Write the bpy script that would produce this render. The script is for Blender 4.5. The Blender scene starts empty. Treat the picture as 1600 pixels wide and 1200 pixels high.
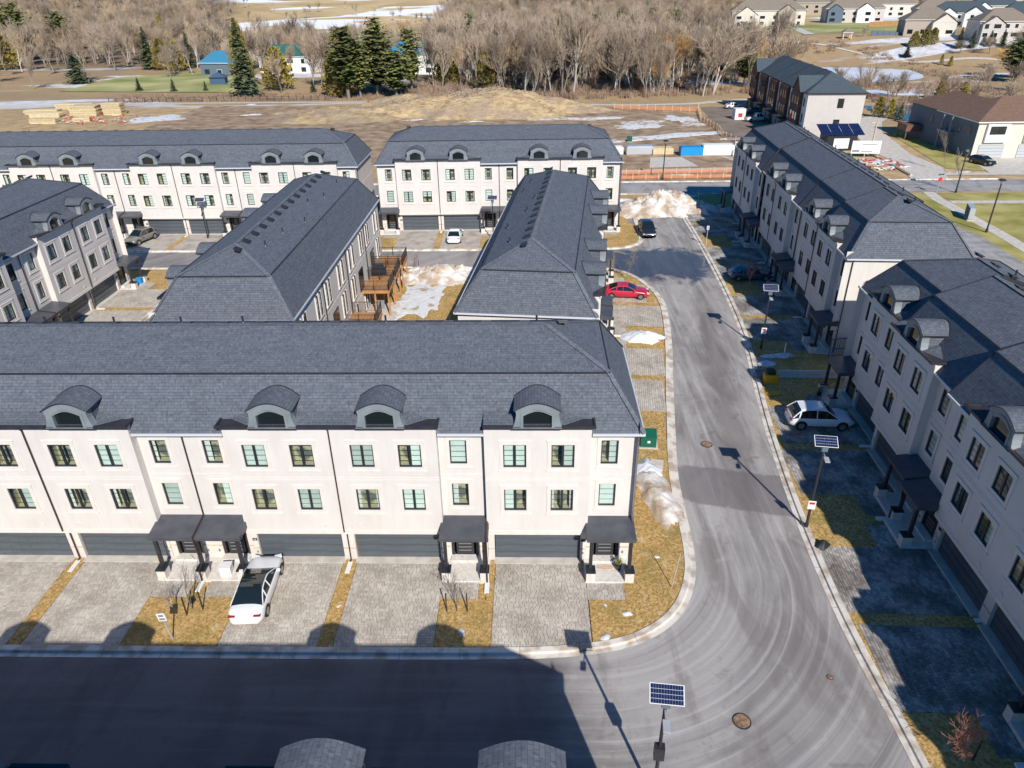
import bpy, math, random
from mathutils import Vector, Matrix, noise
R = math.radians
rnd = random.Random(7)
SC = bpy.context.scene
COL = SC.collection
PI = math.pi

# ------------------------------------------------------------------ camera
yaw, pitch, roll = R(-1.68462), R(29.01906), R(-0.90762)
cam_loc = Vector((34.41469, -30.85759, 29.06554)); FPX = 1119.616
f_ = Vector((math.sin(yaw)*math.cos(pitch), math.cos(yaw)*math.cos(pitch), -math.sin(pitch)))
r_ = Vector((math.cos(yaw), -math.sin(yaw), 0)); u_ = r_.cross(f_)
r2 = math.cos(roll)*r_ + math.sin(roll)*u_; u2 = -math.sin(roll)*r_ + math.cos(roll)*u_
cd = bpy.data.cameras.new('camera'); cam = bpy.data.objects.new('camera', cd); COL.objects.link(cam)
M = Matrix.Identity(4)
for i in range(3):
    M[i][0] = r2[i]; M[i][1] = u2[i]; M[i][2] = -f_[i]; M[i][3] = cam_loc[i]
cam.matrix_world = M
cd.sensor_width = 36.0; cd.lens = FPX/1600*36.0; cd.clip_start = 0.5; cd.clip_end = 9000
SC.camera = cam

# ------------------------------------------------------------------ light
SH = Vector((-0.42, 1.29, -1.0)).normalized()          # direction the sun light travels
SUN_EL = math.asin(-SH.z); SUN_AZ = math.atan2(-SH.x, -SH.y)   # azimuth of the sun measured from +Y towards +X
W = bpy.data.worlds.new('World'); SC.world = W; W.use_nodes = True
nt = W.node_tree; bgn = nt.nodes['Background']
sky = nt.nodes.new('ShaderNodeTexSky'); sky.sky_type = 'NISHITA'; sky.sun_disc = False
sky.sun_elevation = SUN_EL; sky.sun_rotation = SUN_AZ; sky.air_density = 1.0; sky.dust_density = 0.6; sky.ozone_density = 5.0
hs_ = nt.nodes.new('ShaderNodeHueSaturation'); hs_.inputs['Saturation'].default_value = 2.5
nt.links.new(sky.outputs[0], hs_.inputs['Color']); nt.links.new(hs_.outputs[0], bgn.inputs[0]); bgn.inputs[1].default_value = 0.088
sd = bpy.data.lights.new('sun', 'SUN'); sd.energy = 4.7; sd.angle = R(0.53); sd.color = (1.0, 0.95, 0.86)
so = bpy.data.objects.new('sun', sd); COL.objects.link(so)
so.rotation_euler = SH.to_track_quat('-Z', 'Y').to_euler()
SC.view_settings.view_transform = 'Standard'; SC.view_settings.look = 'None'
SC.view_settings.exposure = 0.17; SC.view_settings.gamma = 1.0
SC.cycles.max_bounces = 6; SC.cycles.transparent_max_bounces = 12
SC.cycles.caustics_reflective = False; SC.cycles.caustics_refractive = False

# ------------------------------------------------------------------ materials
def mat(name, col=(.5,.5,.5), rough=.8, metal=0., col2=None, scale=3., detail=4., bump=0., bscale=None, fac=(.35,.65), spec=.5, build=None, tint=0., orand=0., stretch=None):
    m = bpy.data.materials.new(name); m.use_nodes = True
    t = m.node_tree; N = t.nodes; Lk = t.links; b = N['Principled BSDF']
    b.inputs['Base Color'].default_value = (*col, 1); b.inputs['Roughness'].default_value = rough
    b.inputs['Metallic'].default_value = metal; b.inputs['Specular IOR Level'].default_value = spec
    tc = N.new('ShaderNodeTexCoord'); vec = tc.outputs['Object']
    if stretch:
        mp = N.new('ShaderNodeMapping'); mp.inputs['Scale'].default_value = stretch; Lk.new(vec, mp.inputs[0]); vec = mp.outputs[0]
    cout = None
    if col2 is not None:
        n = N.new('ShaderNodeTexNoise'); n.inputs['Scale'].default_value = scale; n.inputs['Detail'].default_value = detail
        Lk.new(vec, n.inputs['Vector'])
        r = N.new('ShaderNodeValToRGB'); r.color_ramp.elements[0].position = fac[0]; r.color_ramp.elements[1].position = fac[1]
        r.color_ramp.elements[0].color = (*col, 1); r.color_ramp.elements[1].color = (*col2, 1)
        Lk.new(n.outputs['Fac'], r.inputs[0]); cout = r.outputs[0]
    if tint or orand:
        hs = N.new('ShaderNodeHueSaturation')
        if cout: Lk.new(cout, hs.inputs['Color'])
        else: hs.inputs['Color'].default_value = (*col, 1)
        mr = N.new('ShaderNodeMapRange'); a = max(tint, orand)
        mr.inputs['To Min'].default_value = 1-a; mr.inputs['To Max'].default_value = 1+a
        if tint:
            at = N.new('ShaderNodeAttribute'); at.attribute_name = 'tint'; Lk.new(at.outputs['Fac'], mr.inputs[0])
        else:
            oi = N.new('ShaderNodeObjectInfo'); Lk.new(oi.outputs['Random'], mr.inputs[0])
        Lk.new(mr.outputs[0], hs.inputs['Value']); cout = hs.outputs[0]
    if cout: Lk.new(cout, b.inputs['Base Color'])
    if bump:
        n2 = N.new('ShaderNodeTexNoise'); n2.inputs['Scale'].default_value = bscale or scale*8; n2.inputs['Detail'].default_value = 5
        Lk.new(vec, n2.inputs['Vector'])
        bp = N.new('ShaderNodeBump'); bp.inputs['Strength'].default_value = bump; bp.inputs['Distance'].default_value = .05
        Lk.new(n2.outputs['Fac'], bp.inputs['Height']); Lk.new(bp.outputs[0], b.inputs['Normal'])
    if build: build(t, N, Lk, b, tc, cout)
    return m

def nd(t, kind, **kw):
    n = t.nodes.new(kind)
    for k, v in kw.items():
        if k.startswith('i_'):
            n.inputs[k[2:].replace('_', ' ')].default_value = v
        else: setattr(n, k, v)
    return n
def math_(t, op, a, b=None, clamp=False):
    n = t.nodes.new('ShaderNodeMath'); n.operation = op; n.use_clamp = clamp
    for i, x in enumerate((a, b)):
        if x is None: continue
        if isinstance(x, (int, float)): n.inputs[i].default_value = x
        else: t.links.new(x, n.inputs[i])
    return n.outputs[0]
def mixc(t, fac, a, b, mode='MIX'):
    n = t.nodes.new('ShaderNodeMix'); n.data_type = 'RGBA'; n.blend_type = mode
    for i, x in ((0, fac), (6, a), (7, b)):
        if isinstance(x, (int, float)): n.inputs[i].default_value = x
        elif isinstance(x, tuple): n.inputs[i].default_value = (*x, 1)
        else: t.links.new(x, n.inputs[i])
    return n.outputs[2]
def ramp(t, x, p0, p1, a=0., b=1.):
    n = t.nodes.new('ShaderNodeMapRange'); n.clamp = True
    n.inputs['From Min'].default_value = p0; n.inputs['From Max'].default_value = p1
    n.inputs['To Min'].default_value = a; n.inputs['To Max'].default_value = b
    t.links.new(x, n.inputs[0]); return n.outputs[0]
def noise_(t, vec, scale, detail=4., dist=0., rough=.5):
    n = t.nodes.new('ShaderNodeTexNoise'); n.inputs['Scale'].default_value = scale; n.inputs['Detail'].default_value = detail
    n.inputs['Distortion'].default_value = dist; n.inputs['Roughness'].default_value = rough
    t.links.new(vec, n.inputs['Vector']); return n.outputs['Fac']
def scaled(t, vec, s, loc=(0,0,0), rot=0.):
    n = t.nodes.new('ShaderNodeMapping'); n.inputs['Scale'].default_value = s; n.inputs['Location'].default_value = loc
    n.inputs['Rotation'].default_value = (0, 0, rot)
    t.links.new(vec, n.inputs[0]); return n.outputs[0]

def shingle(name, c1, c2, bw=.34, rh=.165):
    def build(t, N, Lk, b, tc, cout):
        uv = tc.outputs['UV']
        br = nd(t, 'ShaderNodeTexBrick', offset=.37, squash=1.0)
        br.inputs['Scale'].default_value = 1.; br.inputs['Brick Width'].default_value = bw; br.inputs['Row Height'].default_value = rh
        br.inputs['Mortar Size'].default_value = .012; br.inputs['Mortar Smooth'].default_value = .3; br.inputs['Bias'].default_value = 0.
        br.inputs['Color1'].default_value = (*c1, 1); br.inputs['Color2'].default_value = (*c2, 1)
        br.inputs['Mortar'].default_value = (c1[0]*.62, c1[1]*.62, c1[2]*.62, 1)
        Lk.new(uv, br.inputs['Vector'])
        n1 = noise_(t, scaled(t, uv, (.5, 1.2, 1)), 1.3, 6)
        n2 = noise_(t, scaled(t, uv, (3.2, 1.6, 1)), 2.1, 2); n4 = noise_(t, scaled(t, uv, (3.1, 1.5, 1), (4, 7, 0)), 2.3, 2)
        c = mixc(t, .5, br.outputs['Color'], mixc(t, n1, (c1[0]*.75,)+tuple(x*.75 for x in c1[1:]), tuple(x*1.2 for x in c2)))
        c = mixc(t, ramp(t, n2, .54, .66, 0, .4), c, tuple(min(1, x*1.35) for x in c2)); c = mixc(t, ramp(t, n4, .56, .66, 0, .5), c, tuple(x*.6 for x in c1))
        Lk.new(c, b.inputs['Base Color'])
        sx = nd(t, 'ShaderNodeSeparateXYZ'); Lk.new(uv, sx.inputs[0])
        saw = math_(t, 'FRACT', math_(t, 'DIVIDE', sx.outputs['Y'], rh))
        h = math_(t, 'SUBTRACT', math_(t, 'MULTIPLY', br.outputs['Fac'], -1.), saw)
        bp = nd(t, 'ShaderNodeBump'); bp.inputs['Strength'].default_value = .55; bp.inputs['Distance'].default_value = .02
        Lk.new(h, bp.inputs['Height']); Lk.new(bp.outputs[0], b.inputs['Normal'])
    return mat(name, c1, .85, build=build, spec=.35)

MT = {}
MT['shingle'] = shingle('roof_shingle', (.086,.098,.121), (.142,.156,.183))
MT['cap'] = mat('ridge_cap_shingle', (.095,.105,.125), .9, col2=(.16,.17,.195), scale=5)
MT['shingle_slate'] = shingle('slate_shingle', (.055,.075,.092), (.085,.11,.13))
MT['shingle_brown'] = shingle('brown_shingle', (.17,.095,.065), (.24,.15,.105), .5, .25)
MT['shingle_tan'] = shingle('tan_shingle', (.2,.16,.125), (.29,.24,.19), .6, .3)
def _stucco(t, N, Lk, b, tc, cout):
    o = tc.outputs['Object']
    n1 = noise_(t, scaled(t, o, (.35,.35,.35)), 1.2, 5); n2 = noise_(t, scaled(t, o, (2.2,2.2,.25)), 1.6, 4)
    c = mixc(t, ramp(t, n1, .35, .7), (.665,.62,.58), (.725,.685,.645))
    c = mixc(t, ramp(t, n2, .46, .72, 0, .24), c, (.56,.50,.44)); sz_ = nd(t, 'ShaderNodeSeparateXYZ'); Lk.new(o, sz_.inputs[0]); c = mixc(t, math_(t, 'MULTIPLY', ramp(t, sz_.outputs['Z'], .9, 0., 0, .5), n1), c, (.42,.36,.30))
    Lk.new(c, b.inputs['Base Color'])
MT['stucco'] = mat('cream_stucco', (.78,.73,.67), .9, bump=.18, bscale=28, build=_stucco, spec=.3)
MT['trim'] = mat('stucco_trim', (.69,.635,.58), .9, col2=(.745,.69,.64), scale=2, bump=.1, bscale=30)
MT['ledge'] = mat('stone_ledge', (.55,.40,.28), .8, col2=(.66,.52,.4), scale=3)
MT['dark'] = mat('dark_metal', (.028,.027,.032), .45, col2=(.04,.038,.045), scale=2)
MT['pipe'] = mat('downpipe_metal', (.045,.028,.026), .4)
MT['alum'] = mat('aluminium_gutter', (.62,.63,.66), .4)
MT['soffit'] = mat('soffit_metal', (.11,.11,.12), .6)
MT['porchroof'] = mat('porch_roof_metal', (.062,.066,.08), .42, col2=(.085,.09,.105), scale=1.5, bump=.04, bscale=3)
MT['garage'] = mat('garage_door_steel', (.08,.096,.112), .32, col2=(.105,.122,.14), scale=1.3, stretch=(.4,1,3))
MT['dormer'] = mat('dormer_cladding', (.19,.22,.235), .5, col2=(.245,.275,.285), scale=1.5)
MT['frame'] = mat('window_frame', (.024,.028,.036), .4)
MT['stone'] = mat('pale_stone', (.62,.57,.52), .85, col2=(.74,.7,.65), scale=5, bump=.2, bscale=22)
MT['concrete'] = mat('concrete', (.50,.44,.38), .9, col2=(.64,.59,.53), scale=1.4, bump=.15, bscale=16)
MT['kerb'] = mat('kerb_concrete', (.44,.36,.29), .9, col2=(.70,.65,.58), scale=1.1, detail=8, bump=.2, bscale=14, fac=(.38,.55))
MT['interior'] = mat('room_interior', (.16,.17,.16), .9, col2=(.52,.47,.32), scale=1.1, fac=(.47,.53))
MT['curtain'] = mat('white_curtain', (.74,.76,.74), .9, col2=(.86,.88,.86), scale=6, stretch=(4,1,.3))
MT['blind'] = mat('white_blind', (.66,.74,.70), .7, col2=(.78,.84,.80), scale=2, orand=.25)
MT['warm'] = mat('tan_blind', (.45,.33,.17), .8, col2=(.62,.47,.25), scale=2)
MT['white'] = mat('white_paint', (.8,.8,.78), .6)
def _glass(t, N, Lk, b, tc, cout):
    out = N['Material Output']; tr = nd(t, 'ShaderNodeBsdfTransparent'); tr.inputs[0].default_value = (.86,.93,.90,1)
    gl = nd(t, 'ShaderNodeBsdfGlossy'); gl.inputs['Roughness'].default_value = .015; gl.inputs['Color'].default_value = (1,1,1,1)
    fr = nd(t, 'ShaderNodeLayerWeight'); fr.inputs['Blend'].default_value = .5
    mx = nd(t, 'ShaderNodeMixShader'); Lk.new(math_(t, 'ADD', .07, math_(t, 'MULTIPLY', .8, math_(t, 'POWER', fr.outputs['Facing'], 3.)), True), mx.inputs[0]); Lk.new(tr.outputs[0], mx.inputs[1]); Lk.new(gl.outputs[0], mx.inputs[2])
    Lk.new(mx.outputs[0], out.inputs['Surface'])
MT['glass'] = mat('window_glass', build=_glass)
MT['darkglass'] = mat('dark_glass', (.012,.018,.02), .04, spec=.9)
MT['solar'] = mat('solar_cell', (.012,.02,.07), .12, spec=.8)
MT['steel'] = mat('light_steel', (.62,.64,.66), .35, metal=.4)
MT['grey'] = mat('grey_plastic', (.2,.22,.23), .6)
def _grass(t, N, Lk, b, tc, cout):
    o = nd(t, 'ShaderNodeNewGeometry').outputs['Position']
    n1 = noise_(t, o, .55, 6); n2 = noise_(t, o, 7., 5); n3 = noise_(t, o, 2.2, 4, .6)
    c = mixc(t, ramp(t, n2, .35, .68), (.31,.185,.055), (.68,.45,.19))
    c = mixc(t, ramp(t, n1, .48, .68, 0, .6), c, (.22,.185,.05))
    c = mixc(t, ramp(t, n3, .58, .72, 0, .8), c, (.64,.52,.31))
    Lk.new(c, b.inputs['Base Color'])
    bp = nd(t, 'ShaderNodeBump'); bp.inputs['Strength'].default_value = .7; bp.inputs['Distance'].default_value = .06
    Lk.new(noise_(t, o, 14., 5), bp.inputs['Height']); Lk.new(bp.outputs[0], b.inputs['Normal'])
MT['grass'] = mat('dry_lawn', (.3,.2,.08), .95, build=_grass, spec=.2)
MT['greengrass'] = mat('olive_lawn', (.26,.235,.06), .95, col2=(.47,.40,.15), scale=.25, detail=9, spec=.2, bump=.3, bscale=3)
MT['golf'] = mat('green_lawn', (.24,.26,.08), .95, col2=(.50,.46,.22), scale=.06, detail=9, spec=.2)
MT['dirt'] = mat('brown_dirt', (.24,.155,.095), .95, col2=(.43,.32,.215), scale=.35, detail=9, bump=.4, bscale=3, spec=.2)
MT['mud'] = mat('muddy_dirt', (.18,.14,.11), .8, col2=(.27,.215,.17), scale=.25, detail=9, bump=.3, bscale=2.5)
MT['snow'] = mat('snow', (.58,.60,.64), .8, col2=(.76,.77,.79), scale=.8, detail=8, bump=.5, bscale=4)
MT['dirtysnow'] = mat('dirty_snow', (.40,.30,.215), .85, col2=(.70,.665,.63), scale=.7, detail=12, fac=(.40,.60), bump=1., bscale=5)
def _thin(t, N, Lk, b, tc, cout):
    o = nd(t, 'ShaderNodeNewGeometry').outputs['Position']
    n1 = noise_(t, o, .9, 10, .3, .6); n2 = noise_(t, o, 5., 6)
    c = mixc(t, ramp(t, n2, .3, .7), (.60,.61,.635), (.76,.765,.775))
    c = mixc(t, ramp(t, n1, .55, .62, 0, .9), c, (.40,.30,.17)); c = mixc(t, ramp(t, n1, .42, .36, 0, .5), c, (.50,.46,.41))
    Lk.new(c, b.inputs['Base Color'])
MT['thinsnow'] = mat('melting_snow', (.7,.7,.7), .8, build=_thin, bump=0)
MT['ice'] = mat('pond_ice', (.62,.66,.74), .45, col2=(.78,.80,.84), scale=.05, detail=7)
MT['water'] = mat('pond_water', (.05,.075,.11), .06, spec=.7, bump=.05, bscale=1.5)
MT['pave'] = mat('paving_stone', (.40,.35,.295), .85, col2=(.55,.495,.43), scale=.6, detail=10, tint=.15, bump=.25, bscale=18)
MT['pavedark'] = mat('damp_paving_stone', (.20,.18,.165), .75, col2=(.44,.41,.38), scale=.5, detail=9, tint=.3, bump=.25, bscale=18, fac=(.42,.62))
MT['joint'] = mat('paver_joint_sand', (.09,.075,.06), .95)
def brickpave(name, a, b_, sz=(.34,.2)):
    def build(t, N, Lk, b, tc, cout):
        br = nd(t, 'ShaderNodeTexBrick', offset=.4); br.inputs['Scale'].default_value = 1.
        br.inputs['Brick Width'].default_value = sz[0]; br.inputs['Row Height'].default_value = sz[1]; br.inputs['Mortar Size'].default_value = .012
        br.inputs['Color1'].default_value = (*a, 1); br.inputs['Color2'].default_value = (*b_, 1); br.inputs['Mortar'].default_value = (a[0]*.4, a[1]*.4, a[2]*.4, 1)
        Lk.new(tc.outputs['Object'], br.inputs['Vector'])
        n = noise_(t, tc.outputs['Object'], .7, 7)
        Lk.new(mixc(t, ramp(t, n, .45, .7, 0, .6), br.outputs['Color'], (.2,.15,.11)), b.inputs['Base Color'])
    return mat(name, a, .85, build=build)
MT['pavefar'] = brickpave('distant_paving', (.46,.41,.355), (.56,.50,.44))
MT['wood'] = mat('cedar_wood', (.42,.20,.075), .75, col2=(.58,.31,.13), scale=3, stretch=(1,6,1), tint=.15)
MT['lumber'] = mat('raw_lumber', (.62,.48,.27), .8, col2=(.74,.61,.38), scale=2, orand=.15)
MT['orange'] = mat('orange_mesh', (.70,.24,.11), .8, col2=(.78,.36,.2), scale=6)
def asphalt(name, mode):
    def build(t, N, Lk, b, tc, cout):
        o = nd(t, 'ShaderNodeNewGeometry').outputs['Position']
        s = nd(t, 'ShaderNodeSeparateXYZ'); Lk.new(o, s.inputs[0]); X, Y = s.outputs['X'], s.outputs['Y']
        if mode == 'main':
            dx = math_(t, 'MAXIMUM', math_(t, 'SUBTRACT', X, 37.5), 0.); dy = math_(t, 'MINIMUM', math_(t, 'SUBTRACT', Y, 0.5), 0.)
            rr = math_(t, 'SQRT', math_(t, 'ADD', math_(t, 'MULTIPLY', dx, dx), math_(t, 'MULTIPLY', dy, dy)))
            cx = nd(t, 'ShaderNodeCombineXYZ'); Lk.new(rr, cx.inputs[0]); Lk.new(math_(t, 'MULTIPLY', math_(t, 'SUBTRACT', Y, X), .055), cx.inputs[1])
            sv = cx.outputs[0]
        else:
            sv = scaled(t, o, (.045, 1., 1.))
        big = noise_(t, scaled(t, o, (1, .6, 1)), .16, 5, .5)
        st = noise_(t, scaled(t, sv, (1,2.6,1)), .62, 7, 1.3, .6); st2 = noise_(t, scaled(t, sv, (1,1.8,1)), 3.0, 9, .9, .6); fine = noise_(t, o, 30., 3); blot = noise_(t, o, .7, 6, .8)
        c = mixc(t, ramp(t, big, .36, .62), (.20,.182,.178), (.34,.315,.305))
        c = mixc(t, ramp(t, st, .42, .66, 0, .75), c, (.43,.405,.39))
        c = mixc(t, ramp(t, st, .44, .30, 0, .55), c, (.12,.107,.108))
        c = mixc(t, ramp(t, st2, .55, .75, 0, .4), c, (.52,.50,.485)); brn = noise_(t, scaled(t, o, (.8,.22,1)), .55, 7, .8, .6); c = mixc(t, ramp(t, brn, .50, .62, 0, .55), c, (.15,.128,.12))
        c = mixc(t, ramp(t, blot, .60, .72, 0, .35), c, (.46,.43,.41))
        c = mixc(t, ramp(t, blot, .38, .28, 0, .5), c, (.11,.097,.094))
        c = mixc(t, ramp(t, fine, .3, .7, 0, .18), c, (.5,.48,.46))
        salt = noise_(t, scaled(t, sv, (2.2,1.2,1)), .9, 10, .35, .62)
        c = mixc(t, ramp(t, salt, .53, .70, 0, .5), c, (.58,.56,.545)); pit = noise_(t, o, 2.6, 10, .2, .7)
        c = mixc(t, ramp(t, pit, .56, .70, 0, .35), c, (.15,.135,.13))
        rough = .85
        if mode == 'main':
            painted_shade = math_(t, 'MULTIPLY', ramp(t, math_(t, 'ADD', X, math_(t, 'MULTIPLY', noise_(t, o, .35, 5), 5.)), 40.5, 37.5), ramp(t, Y, -5., -7.))  # shade deepened in the asphalt colour where the bottom-edge row casts its shadow
            c = mixc(t, math_(t, 'MULTIPLY', painted_shade, .72), c, (.085,.075,.08))
            # melt-water film on the lane north of the drives
            ex = math_(t, 'DIVIDE', math_(t, 'SUBTRACT', X, 49.5), 8.5); ey = math_(t, 'DIVIDE', math_(t, 'SUBTRACT', Y, 51.), 5.5)
            d = math_(t, 'ADD', math_(t, 'MULTIPLY', ex, ex), math_(t, 'MULTIPLY', ey, ey))
            d = math_(t, 'ADD', d, math_(t, 'MULTIPLY', math_(t, 'SUBTRACT', noise_(t, o, .38, 8, 1.2, .6), .5), 3.4))
            wet = ramp(t, d, 1.3, .72)
            c = mixc(t, math_(t, 'MULTIPLY', wet, .8), c, (.035,.033,.04))
            # darker newer asphalt patch
            ex = math_(t, 'DIVIDE', math_(t, 'SUBTRACT', X, 49.), 6.2); ey = math_(t, 'DIVIDE', math_(t, 'SUBTRACT', Y, math_(t, 'SUBTRACT', 18., math_(t, 'MULTIPLY', X, .225))), 2.2)
            d2 = math_(t, 'ADD', math_(t, 'POWER', math_(t, 'ABSOLUTE', ex), 4), math_(t, 'POWER', math_(t, 'ABSOLUTE', ey), 4))
            d2 = math_(t, 'ADD', d2, math_(t, 'MULTIPLY', math_(t, 'SUBTRACT', noise_(t, o, .9, 9, .8, .65), .5), 1.9))
            c = mixc(t, ramp(t, d2, 1.15, .75, 0, .68), c, (.15,.13,.135))
            lane = math_(t, 'ABSOLUTE', math_(t, 'ADD', math_(t, 'SUBTRACT', X, math_(t, 'ADD', 47.3, math_(t, 'MULTIPLY', Y, .135))), math_(t, 'MULTIPLY', math_(t, 'SUBTRACT', noise_(t, scaled(t, o, (1,.35,1)), .6, 8, .5, .6), .5), 3.2)))
            lm_ = math_(t, 'MULTIPLY', ramp(t, lane, 1.7, .6), math_(t, 'MULTIPLY', ramp(t, Y, 3., 12.), ramp(t, Y, 46., 36.)))
            c = mixc(t, math_(t, 'MULTIPLY', lm_, .55), c, (.12,.105,.10))
            Lk.new(ramp(t, wet, 0, 1, .85, .12), b.inputs['Roughness'])
        Lk.new(c, b.inputs['Base Color'])
        bp = nd(t, 'ShaderNodeBump'); bp.inputs['Strength'].default_value = .25; bp.inputs['Distance'].default_value = .01
        Lk.new(fine, bp.inputs['Height']); 
        if mode != 'main': Lk.new(bp.outputs[0], b.inputs['Normal'])
    return mat(name, (.15,.15,.15), .85, build=build, spec=.5)
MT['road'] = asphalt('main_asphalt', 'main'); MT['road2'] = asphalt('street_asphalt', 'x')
def _terrain(t, N, Lk, b, tc, cout):
    o = nd(t, 'ShaderNodeNewGeometry').outputs['Position']
    s = nd(t, 'ShaderNodeSeparateXYZ'); Lk.new(o, s.inputs[0])
    n1 = noise_(t, o, .03, 8, .3); n2 = noise_(t, o, .35, 8); n3 = noise_(t, scaled(t, o, (.25,1,1)), .05, 7, .4)
    c = mixc(t, ramp(t, n2, .3, .7), (.36,.24,.12), (.62,.45,.25))
    c = mixc(t, ramp(t, n1, .42, .62, 0, .6), c, (.34,.25,.16))
    far = ramp(t, s.outputs['Y'], 400., 470.)
    sn = noise_(t, scaled(t, o, (.6,1,1)), .011, 7, .8)
    farc = mixc(t, ramp(t, n1, .4, .6), (.46,.33,.17), (.60,.45,.25))
    farc = mixc(t, ramp(t, sn, .53, .56), farc, (.85,.85,.88))
    c = mixc(t, far, c, farc)
    near = math_(t, 'MULTIPLY', ramp(t, s.outputs['Y'], 170., 200.), ramp(t, s.outputs['Y'], 420., 330.))
    c = mixc(t, math_(t, 'MULTIPLY', near, ramp(t, n3, .575, .60)), c, (.78,.79,.83))
    c = mixc(t, math_(t, 'MULTIPLY', near, ramp(t, n2, .4, .7, .15, .5)), c, (.22,.15,.10))
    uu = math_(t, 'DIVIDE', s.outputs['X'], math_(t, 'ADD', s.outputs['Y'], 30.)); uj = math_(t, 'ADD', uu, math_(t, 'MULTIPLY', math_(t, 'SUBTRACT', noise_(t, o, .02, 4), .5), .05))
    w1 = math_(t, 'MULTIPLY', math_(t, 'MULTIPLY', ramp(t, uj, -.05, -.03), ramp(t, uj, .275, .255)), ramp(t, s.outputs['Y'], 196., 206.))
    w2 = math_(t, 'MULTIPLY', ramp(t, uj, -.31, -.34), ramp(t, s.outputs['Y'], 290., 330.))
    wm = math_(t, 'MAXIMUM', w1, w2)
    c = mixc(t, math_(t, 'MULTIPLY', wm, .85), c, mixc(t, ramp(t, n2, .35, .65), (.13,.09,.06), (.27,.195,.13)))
    Lk.new(c, b.inputs['Base Color'])
    bp = nd(t, 'ShaderNodeBump'); bp.inputs['Strength'].default_value = .5; bp.inputs['Distance'].default_value = .3
    Lk.new(noise_(t, o, 1.2, 7), bp.inputs['Height']); Lk.new(bp.outputs[0], b.inputs['Normal'])
MT['terrain'] = mat('open_ground', (.3,.2,.1), .95, build=_terrain, spec=.15)
def _mound(t, N, Lk, b, tc, cout):
    o = nd(t, 'ShaderNodeNewGeometry').outputs['Position']
    n1 = noise_(t, o, .12, 8, .3); n2 = noise_(t, scaled(t, o, (1,.5,3)), .6, 8)
    c = mixc(t, ramp(t, n2, .3, .7), (.32,.22,.12), (.60,.45,.26))
    c = mixc(t, ramp(t, n1, .45, .6, 0, .7), c, (.33,.25,.19)); Lk.new(c, b.inputs['Base Color'])
    bp = nd(t, 'ShaderNodeBump'); bp.inputs['Strength'].default_value = .8; bp.inputs['Distance'].default_value = .4
    Lk.new(noise_(t, o, 1.6, 7), bp.inputs['Height']); Lk.new(bp.outputs[0], b.inputs['Normal'])
MT['mound'] = mat('weedy_mound', (.3,.2,.1), .95, build=_mound, spec=.15)
MT['bark'] = mat('grey_bark', (.27,.235,.20), .9, orand=.3)
MT['barkpale'] = mat('pale_bark', (.52,.48,.42), .9, orand=.2)
MT['twigG'] = mat('grey_twigs', (.37,.29,.215), .95, orand=.3)
MT['twigR'] = mat('reddish_twigs', (.34,.26,.19), .95, orand=.3)
MT['twigW2'] = mat('tan_twigs', (.42,.31,.20), .95, orand=.2)
MT['twigW'] = mat('willow_twigs', (.62,.37,.13), .95, orand=.2)
MT['twigRed'] = mat('red_buds', (.40,.17,.13), .9)
MT['spruce'] = mat('spruce_needles', (.07,.10,.05), .9, col2=(.16,.185,.085), scale=.9, orand=.3)
MT['pine'] = mat('pine_needles', (.11,.14,.04), .9, col2=(.30,.30,.085), scale=.7, orand=.25)
MT['cedar'] = mat('cedar_foliage', (.21,.175,.035), .9, col2=(.40,.31,.07), scale=.8, orand=.25)
MT['brush'] = mat('brown_brush', (.27,.18,.13), .95, col2=(.42,.30,.21), scale=.08, detail=6)
def carpaint(name, c, rough=.25): 
    m = mat(name, c, rough, spec=.6); m.node_tree.nodes['Principled BSDF'].inputs['Coat Weight'].default_value = .6; return m
MT['cwhite'] = carpaint('white_car_paint', (.78,.79,.8)); MT['cred'] = carpaint('red_car_paint', (.52,.012,.04)); MT['cblack'] = carpaint('black_car_paint', (.02,.022,.026))
MT['cgrey'] = carpaint('bronze_grey_car_paint', (.20,.185,.165)); MT['cteal'] = carpaint('teal_car_paint', (.09,.26,.26)); MT['cblue'] = carpaint('dark_blue_car_paint', (.03,.06,.12))
MT['tyre'] = mat('tyre_rubber', (.02,.02,.02), .9); MT['rim'] = mat('alloy_rim', (.4,.4,.42), .3, metal=.8)
MT['tail'] = mat('tail_light_red', (.30,.01,.02), .2); MT['head'] = mat('head_light', (.75,.78,.8), .1)
MT['cover'] = mat('manhole_iron', (.15,.085,.045), .7, col2=(.36,.24,.15), scale=5)
MT['bluep'] = mat('blue_tarp', (.01,.28,.62), .5); MT['greenp'] = mat('green_enamel', (.008,.11,.07), .45); MT['yellow'] = mat('yellow_plastic', (.62,.36,.02), .5)
MT['red'] = mat('red_paint', (.6,.03,.03), .6); MT['black'] = mat('black_plastic', (.015,.015,.018), .6); MT['brownsiding'] = mat('brown_siding', (.10,.06,.05), .8, col2=(.2,.1,.07), scale=.8)
MT['cream'] = mat('cream_siding', (.66,.60,.50), .85, col2=(.70,.64,.55), scale=1); MT['greige'] = mat('greige_siding', (.56,.51,.47), .85, col2=(.60,.55,.51), scale=1)
MT['bluesiding'] = mat('grey_blue_siding', (.12,.16,.21), .8); MT['tanbrick'] = mat('tan_brick', (.38,.31,.25), .9, col2=(.46,.39,.32), scale=4)
MT['bluemetal'] = mat('blue_metal_roof', (.05,.22,.36), .4); MT['greenroof'] = mat('green_metal_roof', (.04,.13,.11), .5)
MT['blueshed'] = mat('blue_canvas', (.05,.10,.18), .8)

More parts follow.
